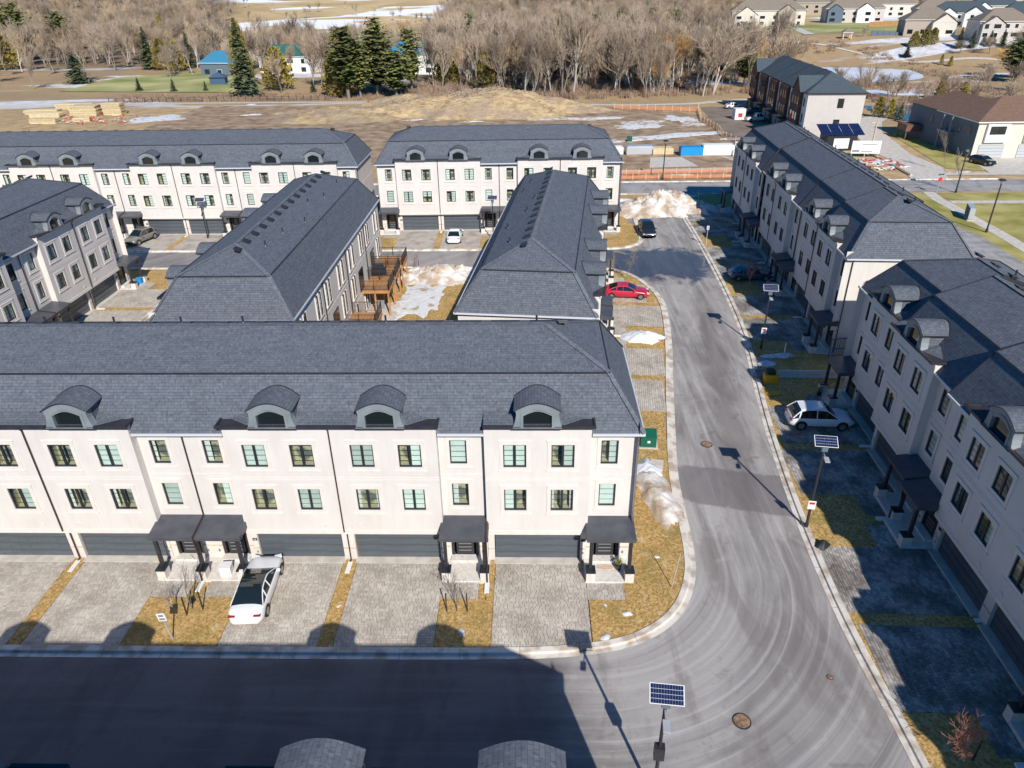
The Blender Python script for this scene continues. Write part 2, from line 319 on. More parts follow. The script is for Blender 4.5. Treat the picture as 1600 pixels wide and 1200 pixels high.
# ------------------------------------------------------------------ mesh builder
class MB:
    def __init__(s): s.v = []; s.f = []; s.uv = []; s.m = []; s.t = []; s.anyuv = False
    def face(s, pts, uv=None, m=0, tint=.5):
        i = len(s.v); s.v.extend(tuple(p) for p in pts); s.f.append(tuple(range(i, i+len(pts))))
        if uv: s.anyuv = True
        s.uv.append(uv); s.m.append(m); s.t.append(tint)
    def box(s, x0, y0, z0, x1, y1, z1, m=0, tint=.5, bottom=True):
        if x0 > x1: x0, x1 = x1, x0
        if y0 > y1: y0, y1 = y1, y0
        i = len(s.v)
        s.v += [(x0,y0,z0),(x1,y0,z0),(x1,y1,z0),(x0,y1,z0),(x0,y0,z1),(x1,y0,z1),(x1,y1,z1),(x0,y1,z1)]
        F = [(4,5,6,7),(0,1,5,4),(1,2,6,5),(2,3,7,6),(3,0,4,7)] + ([(3,2,1,0)] if bottom else [])
        for q in F: s.f.append(tuple(i+k for k in q)); s.uv.append(None); s.m.append(m); s.t.append(tint)
    def obox(s, c, ax, ay, az, hx, hy, hz, m=0, tint=.5):
        c = Vector(c); i = len(s.v)
        for sz in (-1, 1):
            for sx, sy in ((-1,-1),(1,-1),(1,1),(-1,1)):
                s.v.append(tuple(c + ax*hx*sx + ay*hy*sy + az*hz*sz))
        for q in [(4,5,6,7),(0,1,5,4),(1,2,6,5),(2,3,7,6),(3,0,4,7),(3,2,1,0)]:
            s.f.append(tuple(i+k for k in q)); s.uv.append(None); s.m.append(m); s.t.append(tint)
    def tube(s, p0, p1, r0, r1=None, n=8, m=0, caps=True):
        p0 = Vector(p0); p1 = Vector(p1); r1 = r0 if r1 is None else r1
        d = (p1-p0).normalized(); a = d.orthogonal().normalized(); b = d.cross(a)
        i = len(s.v)
        for p, r in ((p0, r0), (p1, r1)):
            for k in range(n):
                an = 2*PI*k/n; s.v.append(tuple(p + a*math.cos(an)*r + b*math.sin(an)*r))
        for k in range(n):
            s.f.append((i+k, i+(k+1)%n, i+n+(k+1)%n, i+n+k)); s.uv.append(None); s.m.append(m); s.t.append(.5)
        if caps and n > 3:
            for o in (0, n):
                s.f.append(tuple(i+o+k for k in range(n))); s.uv.append(None); s.m.append(m); s.t.append(.5)
    def grid(s, P, m=0, uvs=None):
        nu, nv = len(P), len(P[0]); i = len(s.v)
        for row in P: s.v.extend(tuple(p) for p in row)
        for a in range(nu-1):
            for b in range(nv-1):
                s.f.append((i+a*nv+b, i+(a+1)*nv+b, i+(a+1)*nv+b+1, i+a*nv+b+1))
                s.uv.append([uvs[a][b], uvs[a+1][b], uvs[a+1][b+1], uvs[a][b+1]] if uvs else None); s.m.append(m); s.t.append(.5)
                if uvs: s.anyuv = True
    def mesh(s, name, mats, smooth=False):
        me = bpy.data.meshes.new(name); me.from_pydata(s.v, [], s.f)
        if not isinstance(mats, (list, tuple)): mats = [mats]
        for k in mats: me.materials.append(MT[k] if isinstance(k, str) else k)
        if len(mats) > 1: me.polygons.foreach_set('material_index', s.m)
        if s.anyuv:
            L = me.uv_layers.new(name='UVMap'); fl = []
            for f, uv in zip(s.f, s.uv):
                for k in range(len(f)): fl.extend(uv[k] if uv else (0., 0.))
            L.data.foreach_set('uv', fl)
        if any(x != .5 for x in s.t):
            at = me.attributes.new('tint', 'FLOAT', 'FACE'); at.data.foreach_set('value', s.t)
        if smooth: me.polygons.foreach_set('use_smooth', [True]*len(s.f))
        me.update(); return me
    def build(s, name, mats, parent=None, loc=(0,0,0), rz=0., smooth=False, **kw):
        return ob(name, s.mesh(name, mats, smooth), parent, loc, rz, **kw)
def ob(name, me, parent=None, loc=(0,0,0), rz=0., rot=None, scale=None, **kw):
    o = bpy.data.objects.new(name, me); COL.objects.link(o)
    if parent: o.parent = parent
    o.location = loc; o.rotation_euler = rot or (0, 0, rz)
    if scale: o.scale = scale if isinstance(scale, tuple) else (scale,)*3
    for k, v in kw.items(): o[k] = v
    return o
def thing(name, label, cat, loc=(0,0,0), rz=0., group=None):
    o = ob(name, None, None, loc, rz, label=label, category=cat)
    o.empty_display_size = .2
    if group: o['group'] = group
    return o
def copy_tree(o, loc=None, rz=None, label=None, group=None, scale=None, parent=None):
    c = o.copy(); COL.objects.link(c)
    if parent is not None: c.parent = parent; c.matrix_parent_inverse = o.matrix_parent_inverse.copy()
    if loc is not None: c.location = loc
    if rz is not None: c.rotation_euler = (0, 0, rz)
    if scale is not None: c.scale = (scale,)*3 if not isinstance(scale, tuple) else scale
    if label: c['label'] = label
    if group: c['group'] = group
    for ch in list(o.children): copy_tree(ch, parent=c)
    return c
def resample(pts, step):
    P = [Vector((p[0], p[1])) for p in pts]; out = [P[0].copy()]; acc = 0.
    for a, b in zip(P, P[1:]):
        L = (b-a).length; t = step-acc
        while t <= L: out.append(a.lerp(b, t/L)); t += step
        acc = L-(t-step)
    if (out[-1]-P[-1]).length > step*.3: out.append(P[-1].copy())
    return out
def smoothline(pts, n=2):
    P = [Vector((p[0], p[1])) for p in pts]
    for _ in range(n):
        Q = [P[0]]
        for a, b in zip(P, P[1:]): Q += [a.lerp(b, .25), a.lerp(b, .75)]
        Q.append(P[-1]); P = Q
    return P
def sheet(name, pts, z, m, kind='structure', th=0., parent=None, **kw):
    mb = MB(); mb.face([(p[0], p[1], z) for p in pts])
    if th:
        n = len(pts)
        for i in range(n):
            a, b = pts[i], pts[(i+1) % n]; mb.face([(a[0],a[1],z-th),(b[0],b[1],z-th),(b[0],b[1],z),(a[0],a[1],z)])
    if parent is None: kw['kind'] = kind
    return mb.build(name, m, parent, **kw)

# ------------------------------------------------------------------ ground, roads, kerbs
def sm_(a): a = max(0., min(1., a)); return a*a*(3-2*a)
def hgt(x, y):
    h = 0.
    if y > 100:
        d = math.hypot(x-34.4, y+30.9); u = (x-34.4)/(y+30.9)
        h = 8.7*sm_((d-325)/50)*sm_((u-.24)/.06)
    if y > 420:
        g = sm_((y-420-(120 if x > 150 else 0))/420.)*24 + max(0, y-840)*.012
        h += g + noise.noise(Vector((x*.004, y*.004, 0)))*min(1, g/6)*5
    return h
xs = [-2600,-1600,-1000,-700] + list(range(-500, 81, 20)) + list(range(90, 301, 10)) + list(range(320, 561, 20)) + [700,1000,1600,2600]
ys = [-120, -60, 0, 60, 110, 150, 190] + list(range(200, 480, 10)) + list(range(480, 900, 20)) + list(range(920, 1600, 60)) + [1800, 2200, 3000, 4500, 7000]
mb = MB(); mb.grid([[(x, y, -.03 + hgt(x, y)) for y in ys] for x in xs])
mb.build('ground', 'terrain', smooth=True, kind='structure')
sheet('building_lot', [(-40,-40),(75,-40),(75,60),(80,82),(-40,82)], -.012, 'grass')
# main road polygon (right kerb line and left kerb line)
LK = [(-70,-6.35),(20,-6.35),(33,-6.3),(36.5,-6.1),(39.2,-5.6),(41.2,-4.5),(42.6,-2.9),(43.5,-.6),(43.8,2),(43.9,5),(44.1,9),(45.1,15.5),(46.0,21.5),(47.2,28.7),(48.1,36.1),(48.2,40.5),(47.4,44),(46.1,47.2),(44.3,49.2),(41,49.8),(16,50.3),(-20,50.3)]
RK = [(50.9,-30),(50.9,-12),(50.6,-5),(50.8,1),(51.3,7.5),(52.2,15.5),(53.3,22.6),(54.5,30.1),(55.3,39.4),(55.9,51.3),(56.2,62.6),(56.3,72)]
NK = [(-20,56.4),(15,56.2),(29,56.2),(44.5,56.2),(47,56.9),(48.6,58.6),(49.2,62),(49.3,72)]
LKs, RKs, NKs = smoothline(LK), smoothline(RK), smoothline(NK)
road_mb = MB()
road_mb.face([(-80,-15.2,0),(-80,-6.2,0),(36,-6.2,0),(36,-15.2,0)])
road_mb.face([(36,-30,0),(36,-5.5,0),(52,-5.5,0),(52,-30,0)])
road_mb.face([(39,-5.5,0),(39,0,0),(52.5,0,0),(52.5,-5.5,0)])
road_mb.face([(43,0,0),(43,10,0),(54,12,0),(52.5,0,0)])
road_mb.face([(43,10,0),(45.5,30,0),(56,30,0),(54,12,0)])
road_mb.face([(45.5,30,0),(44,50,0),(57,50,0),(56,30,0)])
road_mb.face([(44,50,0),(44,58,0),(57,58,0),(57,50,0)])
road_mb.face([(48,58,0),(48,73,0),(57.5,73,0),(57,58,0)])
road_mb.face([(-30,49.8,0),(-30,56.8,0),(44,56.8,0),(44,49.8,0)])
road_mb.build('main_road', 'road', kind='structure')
sheet('lane', [(-4.6,0),(1.2,0),(1.2,49.8),(-4.6,49.8)], .002, 'road2')
sheet('street', [(-260,83.7),(-260,91.2),(112,91.2),(170,89),(170,82.6),(112,83.7)], .001, 'road2')
sheet('sidewalk', [(48,98.2),(48,100.2),(78,102.2),(78,100.2)], .02, 'concrete')
def kerb(name, line, side, step=3.0, w=.36, h=.13, gut=.28, zt=None):
    P = resample(line, .5); root = ob(name, None, None, kind='structure'); k = 0
    n = int(step/.5)
    while k < len(P)-1:
        seg = P[k:k+n+1]
        if len(seg) < 2: break
        mb = MB(); sec = [(-gut, .018), (0, .02), (.05, h), (w, h+.01), (w, -.02)]
        rows = []
        for i, p in enumerate(seg):
            g = k+i; a = P[max(0, g-1)]; b = P[min(len(P)-1, g+1)]; d = (b-a).normalized(); nrm = Vector((-d.y, d.x))*side
            q = p.copy()
            if i == 0: q = p + d*.012
            if i == len(seg)-1: q = p - d*.012
            rows.append([(q.x+nrm.x*o, q.y+nrm.y*o, z) for o, z in sec])
        mb.grid(rows)
        mb.face(rows[0][1:]); mb.face(rows[-1][1:])
        mb.build('kerb_stone', 'kerb', root)
        k += n
    return root
kerb('kerb', [(p.x, p.y) for p in LKs if p.x > -60], 1)
kerb('kerb', [(p.x, p.y) for p in RKs], -1)
kerb('kerb', [(p.x, p.y) for p in NKs], 1)
kerb('kerb', [(-100,83.7),(47,83.7),(57,83.5),(92,83.6)], -1, 6)
kerb('kerb', [(-100,91.2),(112,91.2)], 1, 6)

# ------------------------------------------------------------------ pavers
def pavers(parent, x0, y0, x1, y1, z, seed, row=.185, lens=(.16,.2,.26,.32), along='x', name='paver', m='pave'):
    rg = random.Random(seed); mb = MB(); g = .009
    a0, a1, b0, b1 = (x0, x1, y0, y1) if along == 'x' else (y0, y1, x0, x1)
    b = b0; 
    while b < b1-.03:
        rh = min(row*rg.choice((1, 1, .75)), b1-b); a = a0 - rg.random()*.2
        while a < a1:
            l = rg.choice(lens); s, e = max(a, a0), min(a+l, a1)
            if e-s > .04:
                zz = z + rg.uniform(-.004, .004); q = (s+g, b+g, e-g, b+rh-g)
                if along != 'x': q = (q[1], q[0], q[3], q[2])
                t = rg.random()
                mb.box(q[0], q[1], z-.04, q[2], q[3], zz, tint=t, bottom=False)
            a += l
        b += rh
    return mb.build(name, m, parent, kind='stuff')
def driveway(parent_xf, x0, x1, d0, d1, seed, z=.075, detail=True, name='driveway', m='pave'):
    """parent_xf: (origin, yaw). local x along facade, local y = depth behind the facade."""
    (ox, oy), yw = parent_xf
    root = ob(name, None, None, (ox, oy, 0), yw, kind='structure')
    mb = MB(); mb.box(x0, d0, -.01, x1, d1, z-.02 if detail else z)
    mb.build('base', 'joint' if detail else 'pavefar', root)
    if detail: pavers(root, x0, d0, x1, d1, z, seed, along='x', m=m)
    return root

# ------------------------------------------------------------------ shared townhouse pieces
def window_meshes(w, h, double):
    fr = MB(); t = .055; dep = (.03, .12)
    def bx(a, b, c, d): fr.box(a, dep[0], c, b, dep[1], d)
    bx(-w/2, -w/2+t, -h/2, h/2); bx(w/2-t, w/2, -h/2, h/2); bx(-w/2+t, w/2-t, h/2-t, h/2); bx(-w/2+t, w/2-t, -h/2, -h/2+t)
    if double: bx(-.06, .06, -h/2+t, h/2-t)
    sr = MB(); q = .21
    def sx(a, b, c, d, y=-.035): sr.box(a, y, c, b, .02, d)
    sx(-w/2-q, -w/2, -h/2-q, h/2+q); sx(w/2, w/2+q, -h/2-q, h/2+q); sx(-w/2, w/2, h/2, h/2+q); sx(-w/2, w/2, -h/2-q, -h/2)
    sr.box(-w/2-q-.05, -.06, -h/2-q-.07, w/2+q+.05, .0, -h/2-q); sr.box(-w/2-q-.04, -.055, h/2+q, w/2+q+.04, .0, h/2+q+.05)
    panes = []
    spans = [(-w/2+t, -.06), (.06, w/2-t)] if double else [(-w/2+t, w/2-t)]
    for a, b in spans:
        p = MB(); cx = (a+b)/2; hw = (b-a)/2
        p.face([(-hw, 0, -h/2+t), (hw, 0, -h/2+t), (hw, 0, h/2-t), (-hw, 0, h/2-t)])
        for k in (1, 2, 3):
            z = -h/2+t+(h-2*t)*k/4; p.box(-hw, -.014, z-.011, hw, -.004, z+.011, m=1)
        panes.append((p.mesh('pane', ['glass', 'frame']), cx))
    it = MB(); it.face([(-w/2, .55, -h/2), (w/2, .55, -h/2), (w/2, .55, h/2), (-w/2, .55, h/2)])
    for s in (-1, 1): it.face([(s*w/2, .1, -h/2), (s*w/2, .55, -h/2), (s*w/2, .55, h/2), (s*w/2, .1, h/2)])
    it.face([(-w/2, .1, h/2), (w/2, .1, h/2), (w/2, .55, h/2), (-w/2, .55, h/2)]); it.face([(-w/2, .1, -h/2), (w/2, .1, -h/2), (w/2, .55, -h/2), (-w/2, .55, -h/2)])
    bl = []
    def cover(x0, x1, z0, z1, m, waves=False):
        b = MB()
        if waves:
            n = 10
            b.grid([[(x0+(x1-x0)*i/n, .2+.02*(i % 2), z) for z in (z0, z1)] for i in range(n+1)])
        else: b.face([(x0,.16,z0),(x1,.16,z0),(x1,.16,z1),(x0,.16,z1)])
        return b, m
    hw, hh = w/2-.02, h/2-.02
    for spec in ([(-hw, 0, -hh, hh, 'blind')], [(0, hw, -hh, hh, 'blind')], [(-hw, hw, -hh, hh, 'blind')], [(-hw, -hw+.16, -hh, hh, 'curtain'), (hw-.16, hw, -hh, hh, 'curtain')],
                 [(-hw, hw, 0, hh, 'blind')], [(-hw, hw, -hh, hh, 'warm')], [(-hw, -hw+.3, -hh, hh, 'curtain')]):
        b = MB(); mm = spec[0][4]
        for a, c, z0, z1, _ in spec:
            if mm == 'curtain':
                n = 8; b.grid([[(a+(c-a)*i/n, .2+.03*(i % 2), z) for z in (z0, z1)] for i in range(n+1)])
            else: b.face([(a,.16,z0),(c,.16,z0),(c,.16,z1),(a,.16,z1)])
        bl.append((b.mesh('blind', mm), mm))
    return dict(frame=fr.mesh('window', 'frame'), sur=sr.mesh('surround', 'trim'), panes=panes, room=it.mesh('room', 'interior'), blinds=bl)
WD = window_meshes(1.2, 1.42, True); WN = window_meshes(.9, 1.5, False); WT = window_meshes(.62, 1.9, False)
def window(K, parent, x, d, z, rg, rz=0., warm=False, sur=True):
    w = ob('window', K['frame'], parent, (x, d, z), rz)
    if sur: ob('surround', K['sur'], w)
    for me, cx in K['panes']: ob('pane', me, w, (cx, .07, 0))
    ob('room', K['room'], w)
    k = 5 if warm else rg.choice((0, 1, 2, 3, 3, 4, 6, 7, 2, 0, 1, 2, 3))
    if k < 7: ob('blind', K['blinds'][k][0], w)
    return w

# dormer shared meshes (local: x along facade, y depth, z up from 9.5)
def dormer_meshes():
    n = 14; fc = MB()
    def zo(x): return 1.04 + .40*math.cos(min(1, abs(x)/1.12)*PI/2)**.9 if abs(x) < 1.12 else 1.04
    def zi(x): return .70 + .26*math.cos(min(1, abs(x)/.72)*PI/2)
    side = [(1.26, 0), (1.17, .25), (1.10, .52), (1.07, .78), (1.12, 1.04)]
    y0, y1 = -.14, .06
    for s in (-1, 1):
        for (xa, za), (xb, zb) in zip(side, side[1:]):
            fc.face([(s*.72, y0, za), (s*xa, y0, za), (s*xb, y0, zb), (s*.72, y0, zb)])
            fc.face([(s*xa, y0, za), (s*xa, .3, za), (s*xb, .3, zb), (s*xb, y0, zb)])
    X = [-.72+1.44*i/n for i in range(n+1)]
    for a, b in zip(X, X[1:]):
        fc.face([(a, y0, zi(a)), (b, y0, zi(b)), (b, y0, max(1.04, zi(b))), (a, y0, max(1.04, zi(a)))])
        fc.face([(a, y0, zi(a)), (b, y0, zi(b)), (b, y1, zi(b)), (a, y1, zi(a))])
    XX = [-1.12+2.24*i/20 for i in range(21)]
    for a, b in zip(XX, XX[1:]): fc.face([(a, y0, 1.04), (b, y0, 1.04), (b, y0, zo(b)), (a, y0, zo(a))])
    for s in (-1, 1): fc.face([(s*.72, y0, 0), (s*.72, y1, 0), (s*.72, y1, .70), (s*.72, y0, .70)])
    fc.box(-1.26, -.2, -.06, 1.26, .05, .03)
    # raised arch moulding
    for a, b in zip(X, X[1:]):
        za, zb = zi(a)+.1, zi(b)+.1
        fc.face([(a, y0-.04, za), (b, y0-.04, zb), (b, y0-.04, zb+.09), (a, y0-.04, za+.09)]); fc.face([(a, y0-.04, za+.09), (b, y0-.04, zb+.09), (b, y0, zb+.09), (a, y0, za+.09)])
    for s in (-1, 1):
        fc.box(s*.72, y0-.03, .0, s*.86, y0, .86) if s > 0 else fc.box(-.86, y0-.03, .0, -.72, y0, .86)
    cheeks = []
    for s in (-1, 1):
        sd_ = MB(); cheeks.append(sd_)
        for (xa, za), (xb, zb) in zip(side, side[1:]):
            xa2, xb2 = min(xa, 1.12)-.04, min(xb, 1.12)-.04
            sd_.face([(s*xa2, .2, za), (s*xa2, 1.8, za), (s*xb2, 1.8, zb), (s*xb2, .2, zb)], uv=[(.2, za), (1.5, za), (1.5, zb), (.2, zb)])
    rf = MB(); A = []
    for i in range(17):
        x = -1.2+2.4*i/16; z = 1.04 + .47*math.cos(min(1, abs(x)/1.2)*PI/2)
        A.append((x, z))
    L = 0; rows = []; uv = []
    for i, (x, z) in enumerate(A):
        if i: L += math.hypot(x-A[i-1][0], z-A[i-1][1])
        rows.append([(x, -.22, z), (x, 2.15, z)]); uv.append([(-.22, L), (2.15, L)])
    rf.grid(rows, uvs=uv)
    for (xa, za), (xb, zb) in zip(A, A[1:]):
        rf.face([(xa, -.22, za), (xb, -.22, zb), (xb, -.22, zb-.06), (xa, -.22, za-.06)], m=1)
        rf.face([(xa, -.22, za-.06), (xb, -.22, zb-.06), (xb, 1.3, zb-.06), (xa, 1.3, za-.06)], m=1)
    for s in (0, -1):
        x, z = A[s]; rf.face([(x, -.22, z), (x, 1.6, z), (x, 1.6, z-.09), (x, -.22, z-.09)], m=1)
    for (xa, za), (xb, zb) in zip(A, A[1:]):
        ya, yb = .22+(za+.59)/1.486-.03, .22+(zb+.59)/1.486-.03
        rf.tube((xa, ya, za+.02), (xb, yb, zb+.02), .03, n=4, m=1, caps=False)
    gl = MB(); P = [(-.72, .03, .04), (.72, .03, .04)] + [(x, .03, zi(x)) for x in reversed(X)]
    gl.face(P)
    return fc.mesh('dormer', 'dormer'), [q.mesh('cheek', 'shingle') for q in cheeks], rf.mesh('dormer_roof', ['shingle', 'dark'], False), gl.mesh('dormer_pane', 'darkglass')
DM = dormer_meshes()
def dormer(parent, x, d):
    o = ob('dormer', DM[0], parent, (x, d-.12, 9.54))
    for q in DM[1]: ob('cheek', q, o)
    ob('dormer_roof', DM[2], o); ob('dormer_pane', DM[3], o)
# roof vent box
_v = MB(); _v.box(-.22, -.2, 0, .22, .2, .06); _v.box(-.27, -.25, .1, .27, .25, .17); _v.box(-.2, -.18, .06, .2, .18, .1); VENT = _v.mesh('roof_vent', 'dark')
_v = MB(); _v.tube((0,0,-.1), (0,0,.42), .06, n=8); _v.tube((0,0,-.02), (0,0,.1), .13, .07, n=8); STACK = _v.mesh('vent_pipe', 'dark')
# garage door section, sconce, door etc.
def gsec():
    m = MB(); m.box(-2.40, 0, .012, 2.40, .05, .478); m.box(-2.40, -.016, .478, 2.40, .05, .50)
    for k in range(8):
        a = -2.34+k*.585; m.box(a+.05, -.012, .09, a+.53, 0, .42)
    return m.mesh('door_section', 'garage')
GSEC = gsec()
def front_door():
    f = MB(); f.box(-.78, -.02, 0, -.62, .12, 2.15); f.box(.62, -.02, 0, .78, .12, 2.15); f.box(-.62, -.02, 2.03, .62, .12, 2.15); f.box(-.5, .03, 0, .5, .09, 2.03)
    p = MB(); p.box(-.3, .0, 1.0, .3, .03, 1.85); p2 = MB()
    for z in (.3, .55, .8): p2.box(-.36, .0, z, .36, .03, z+.05)
    return f.mesh('front_door', 'dark'), p.mesh('door_glass', 'darkglass'), p2.mesh('door_rail', 'grey')
FD = front_door()
EAVE, BRK, RDG = (.1, 8.95), (1.87, 11.58), (5.15, 12.9)
DEPTH = 10.3

def townrow(label, origin, yw, units, shifts=None, z0=0., seed=1, name='townhouse_row', plates=True, warmset=(), detail=True, rear=False, white_break=(), numbers=None, frontset=None, caps=True, group='cream townhouse rows with slate roofs'):
    N = len(units); sh = shifts or [0.]*N; rg = random.Random(seed)
    root = thing(name, label, 'townhouses', (origin[0], origin[1], z0), yw, group)
    Lx = 8.*N
    wall, ledge, gut, alum, apron = MB(), MB(), MB(), MB(), MB()
    vis = set(range(N)) if frontset is None else set(frontset)
    for i, u in enumerate(units):
        s = sh[i]; mir = (u == 'M')
        mp = (lambda x, o=i*8., mm=mir: o+8-x if mm else o+x)
        def B(mb, x0, x1, d0, d1, za, zb, m=0, bottom=True):
            a, b = mp(x0), mp(x1); mb.box(min(a, b), d0+s, za, max(a, b), d1+s, zb, m, bottom=bottom)
        def G(mb, xa, xb, d, za, zb, holes, rev=.14):
            X = sorted({xa, xb} | {h[0] for h in holes} | {h[1] for h in holes}); Z = sorted({za, zb} | {h[2] for h in holes} | {h[3] for h in holes})
            for a, b in zip(X, X[1:]):
                for c, e in zip(Z, Z[1:]):
                    if any(h[0] <= a and b <= h[1] and h[2] <= c and e <= h[3] for h in holes): continue
                    mb.face([(mp(a), d+s, c), (mp(b), d+s, c), (mp(b), d+s, e), (mp(a), d+s, e)])
            for h in holes:
                a, b, c, e = h; r = d+rev+s
                for p, q in (((a,c),(a,e)),((b,c),(b,e)),((a,c),(b,c)),((a,e),(b,e))):
                    mb.face([(mp(p[0]), d+s, p[1]), (mp(q[0]), d+s, q[1]), (mp(q[0]), r, q[1]), (mp(p[0]), r, p[1])])
        wz3, wz2 = (6.93, 8.35), (4.06, 5.48)
        H = []
        for c in (1.59, 4.10):
            for z in (wz3, wz2): H.append((c-.6, c+.6, z[0], z[1]))
        G(wall, 0, 5.55, 0, 2.35, 9.58, H)
        G(wall, 0, 5.55, .45, -.5, 2.35, [(.36, 5.24, -.02, 2.06)], .2)
        G(wall, 5.55, 8, .53, -.5, 8.9, [(6.13, 7.03, 6.79, 8.29), (6.13, 7.03, 3.98, 5.48), (5.87, 7.43, .3, 2.45)], .12)
        wall.face([(mp(5.55), 0+s, 2.35), (mp(5.55), .9+s, 2.35), (mp(5.55), .9+s, 9.58), (mp(5.55), 0+s, 9.58)])
        wall.face([(mp(5.55), .45+s, -.5), (mp(5.55), .53+s, -.5), (mp(5.55), .53+s, 2.35), (mp(5.55), .45+s, 2.35)])
        wall.face([(mp(0), s, 2.35), (mp(5.55), s, 2.35), (mp(5.55), .45+s, 2.35), (mp(0), .45+s, 2.35)])
        # side return where units step
        for xx in (0, 8):
            wall.face([(i*8.+xx, s+.0, 2.35), (i*8.+xx, s+1.2, 2.35), (i*8.+xx, s+1.2, 8.9), (i*8.+xx, s, 8.9)]) if abs(s) > .01 and ((xx == 0) == (not mir)) else None
        # string courses
        B(ledge, 0, 5.58, -.03, .0, 2.35, 2.62); B(ledge, 0, 5.57, -.018, .0, 6.05, 6.11); B(ledge, 0, 5.57, -.018, .0, 6.22, 6.26)
        B(ledge, 0, 5.62, -.06, .0, 9.3, 9.42); B(ledge, 0, 5.66, -.11, .0, 9.42, 9.56)
        B(ledge, 5.6, 8, .51, .53, 6.05, 6.11); 
        B(ledge, 0, .34, .40, .45, .88, .95, 1); B(ledge, 5.26, 5.55, .40, .45, .88, .95, 1); B(ledge, 5.58, 5.86, .48, .53, .98, 1.05, 1); B(ledge, 7.44, 8, .48, .53, .98, 1.05, 1)
        # gutters
        B(gut, 0, 1.50, -.38, -.26, 9.54, 9.69); B(gut, 4.04, 5.72, -.38, -.26, 9.54, 9.69); B(gut, 1.5, 4.04, -.38, -.26, 9.50, 9.54); B(gut, 0, 5.72, -.26, .56, 9.555, 9.60)
        a, b = mp(0), mp(5.68)
        B(gut, 5.62, 5.72, -.26, .5, 9.60, 9.69)
        e0 = 5.72 if not (i == N-1 and not mir or i == 0 and mir) else 5.72
        xe = 8.3 if ((i == N-1 and not mir) or (i == 0 and mir)) else 8.
        B(alum, 5.60, xe, .02, .13, 8.84, 8.97); B(gut, 5.56, xe, .13, .6, 8.80, 8.85)
        # bay apron roof
        Pt = lambda x, d, zz: (mp(x), d+s, zz)
        apron.face([Pt(0,-.12,9.62), Pt(4.15,-.12,9.62), Pt(4.15,.775,9.96), Pt(0,.775,9.96)], uv=[(0,0),(4.15,0),(4.15,.95),(0,.95)])
        apron.face([Pt(4.15,-.12,9.62), Pt(5.2,.55,9.61), Pt(4.15,.775,9.96)], uv=[(0,0),(1.2,0),(0,.95)])
        if i in vis:
            for c in (1.59, 4.10):
                for k, zz in enumerate((wz3, wz2)):
                    window(WD, root, mp(c), s, (zz[0]+zz[1])/2, rg, warm=(i, k, c > 2) in warmset)
            window(WN, root, mp(6.58), .53+s, (6.79+8.29)/2, rg); window(WN, root, mp(6.58), .53+s, (3.98+5.48)/2, rg)
            dormer(root, mp(2.77), s)
            gd = ob('garage_door', None, root, (mp(2.8), .62+s, 0))
            for k in range(4): ob('door_section', GSEC, gd, (0, 0, .02+k*.508))
            ap = MB(); B(ap, .3, 5.3, .1, .62, -.02, .10); ap.build('doorstep', 'concrete', root)
            # front door on its step
            fd = ob('front_door', FD[0], root, (mp(6.65), .60+s, .3)); ob('door_glass', FD[1], fd); ob('door_rail', FD[2], fd)
            pr = MB()
            near = 5.45
            pair = (i+1 < N and units[i:i+2] == ['L', 'M'] and not mir) or (i > 0 and mir and units[i-1] == 'L')
            far_ = 8.0 if pair else 8.1
            # porch roof
            pa, pb = mp(near), mp(far_); pa, pb = min(pa, pb), max(pa, pb)
            g_ = .012 if pair else 0
            pr.face([(pa, -1.15+s, 3.02), (pb, -1.15+s, 3.02), (pb, .53+s, 3.26), (pa, .53+s, 3.26)])
            pr.box(pa, -1.15+s, 2.78, pb, -1.05+s, 3.015); pr.box(pa, -1.05+s, 2.78, pa+.1, .53+s, 3.0); pr.box(pb-.1, -1.05+s, 2.78, pb, .53+s, 3.0)
            pr.face([(pa, -1.05+s, 2.8), (pb, -1.05+s, 2.8), (pb, .53+s, 2.8), (pa, .53+s, 2.8)])
            for q in (pa, pb): pr.face([(q, -1.15+s, 3.0), (q, .53+s, 3.0), (q, .53+s, 3.26), (q, -1.15+s, 3.02)])
            pr.box(pa-.04, -1.2+s, 2.96, pb+.04, -1.15+s, 3.03)
            pr.build('porch_roof', 'porchroof', root)
            sl = MB(); B(sl, 5.45, far_, -1.38, .53, -.05, .18); B(sl, 5.85, 7.45, .1, .6, .18, .32)
            sl.build('porch_floor', 'stone', root)
            posts = [5.72] + ([8.0] if (pair and not mir) else ([] if pair else [7.86]))
            for px in posts:
                X = mp(px); pp = MB(); pp.box(X-.09, -1.06+s, .86, X+.09, -.88+s, 2.8); po = pp.build('porch_post', 'dark', root)
                pc = MB(); pc.box(X-.27, -1.42+s, .78, X+.27, -.8+s, .86); pc.build('cap', 'frame', po)
                pi_ = MB(); pi_.box(X-.24, -1.39+s, -.05, X+.24, -.83+s, .78); pi_.build('pier', 'stone', po)
            if plates and i % 1 == 0:
                np_ = MB(); B(np_, 5.27, 5.53, .42, .45, 1.45, 1.62); pl = np_.build('number_plate', 'black', root)
                if numbers and i in numbers:
                    tx = bpy.data.curves.new('number', 'FONT'); tx.body = numbers[i]; tx.size = .17; tx.align_x = 'CENTER'; tx.align_y = 'CENTER'; tx.extrude = .004
                    tx.materials.append(MT['white']); tmp = bpy.data.objects.new('number', tx); me_ = bpy.data.meshes.new_from_object(tmp); bpy.data.objects.remove(tmp); me_.name = 'number'
                    ob('number', me_, pl, (mp(5.40), .412+s, 1.535), rot=(PI/2, 0, 0))
            ox_ = MB(); B(ox_, 7.62, 7.72, .50, .53, .55, .72); B(ox_, 5.36, 5.44, .42, .45, .55, .68); ox_.build('outlet_box', 'grey', root)
            vt_ = MB(); B(vt_, .9, 1.15, -.03, 0, 2.86, 3.06); vt_.build('wall_vent', 'stone', root)
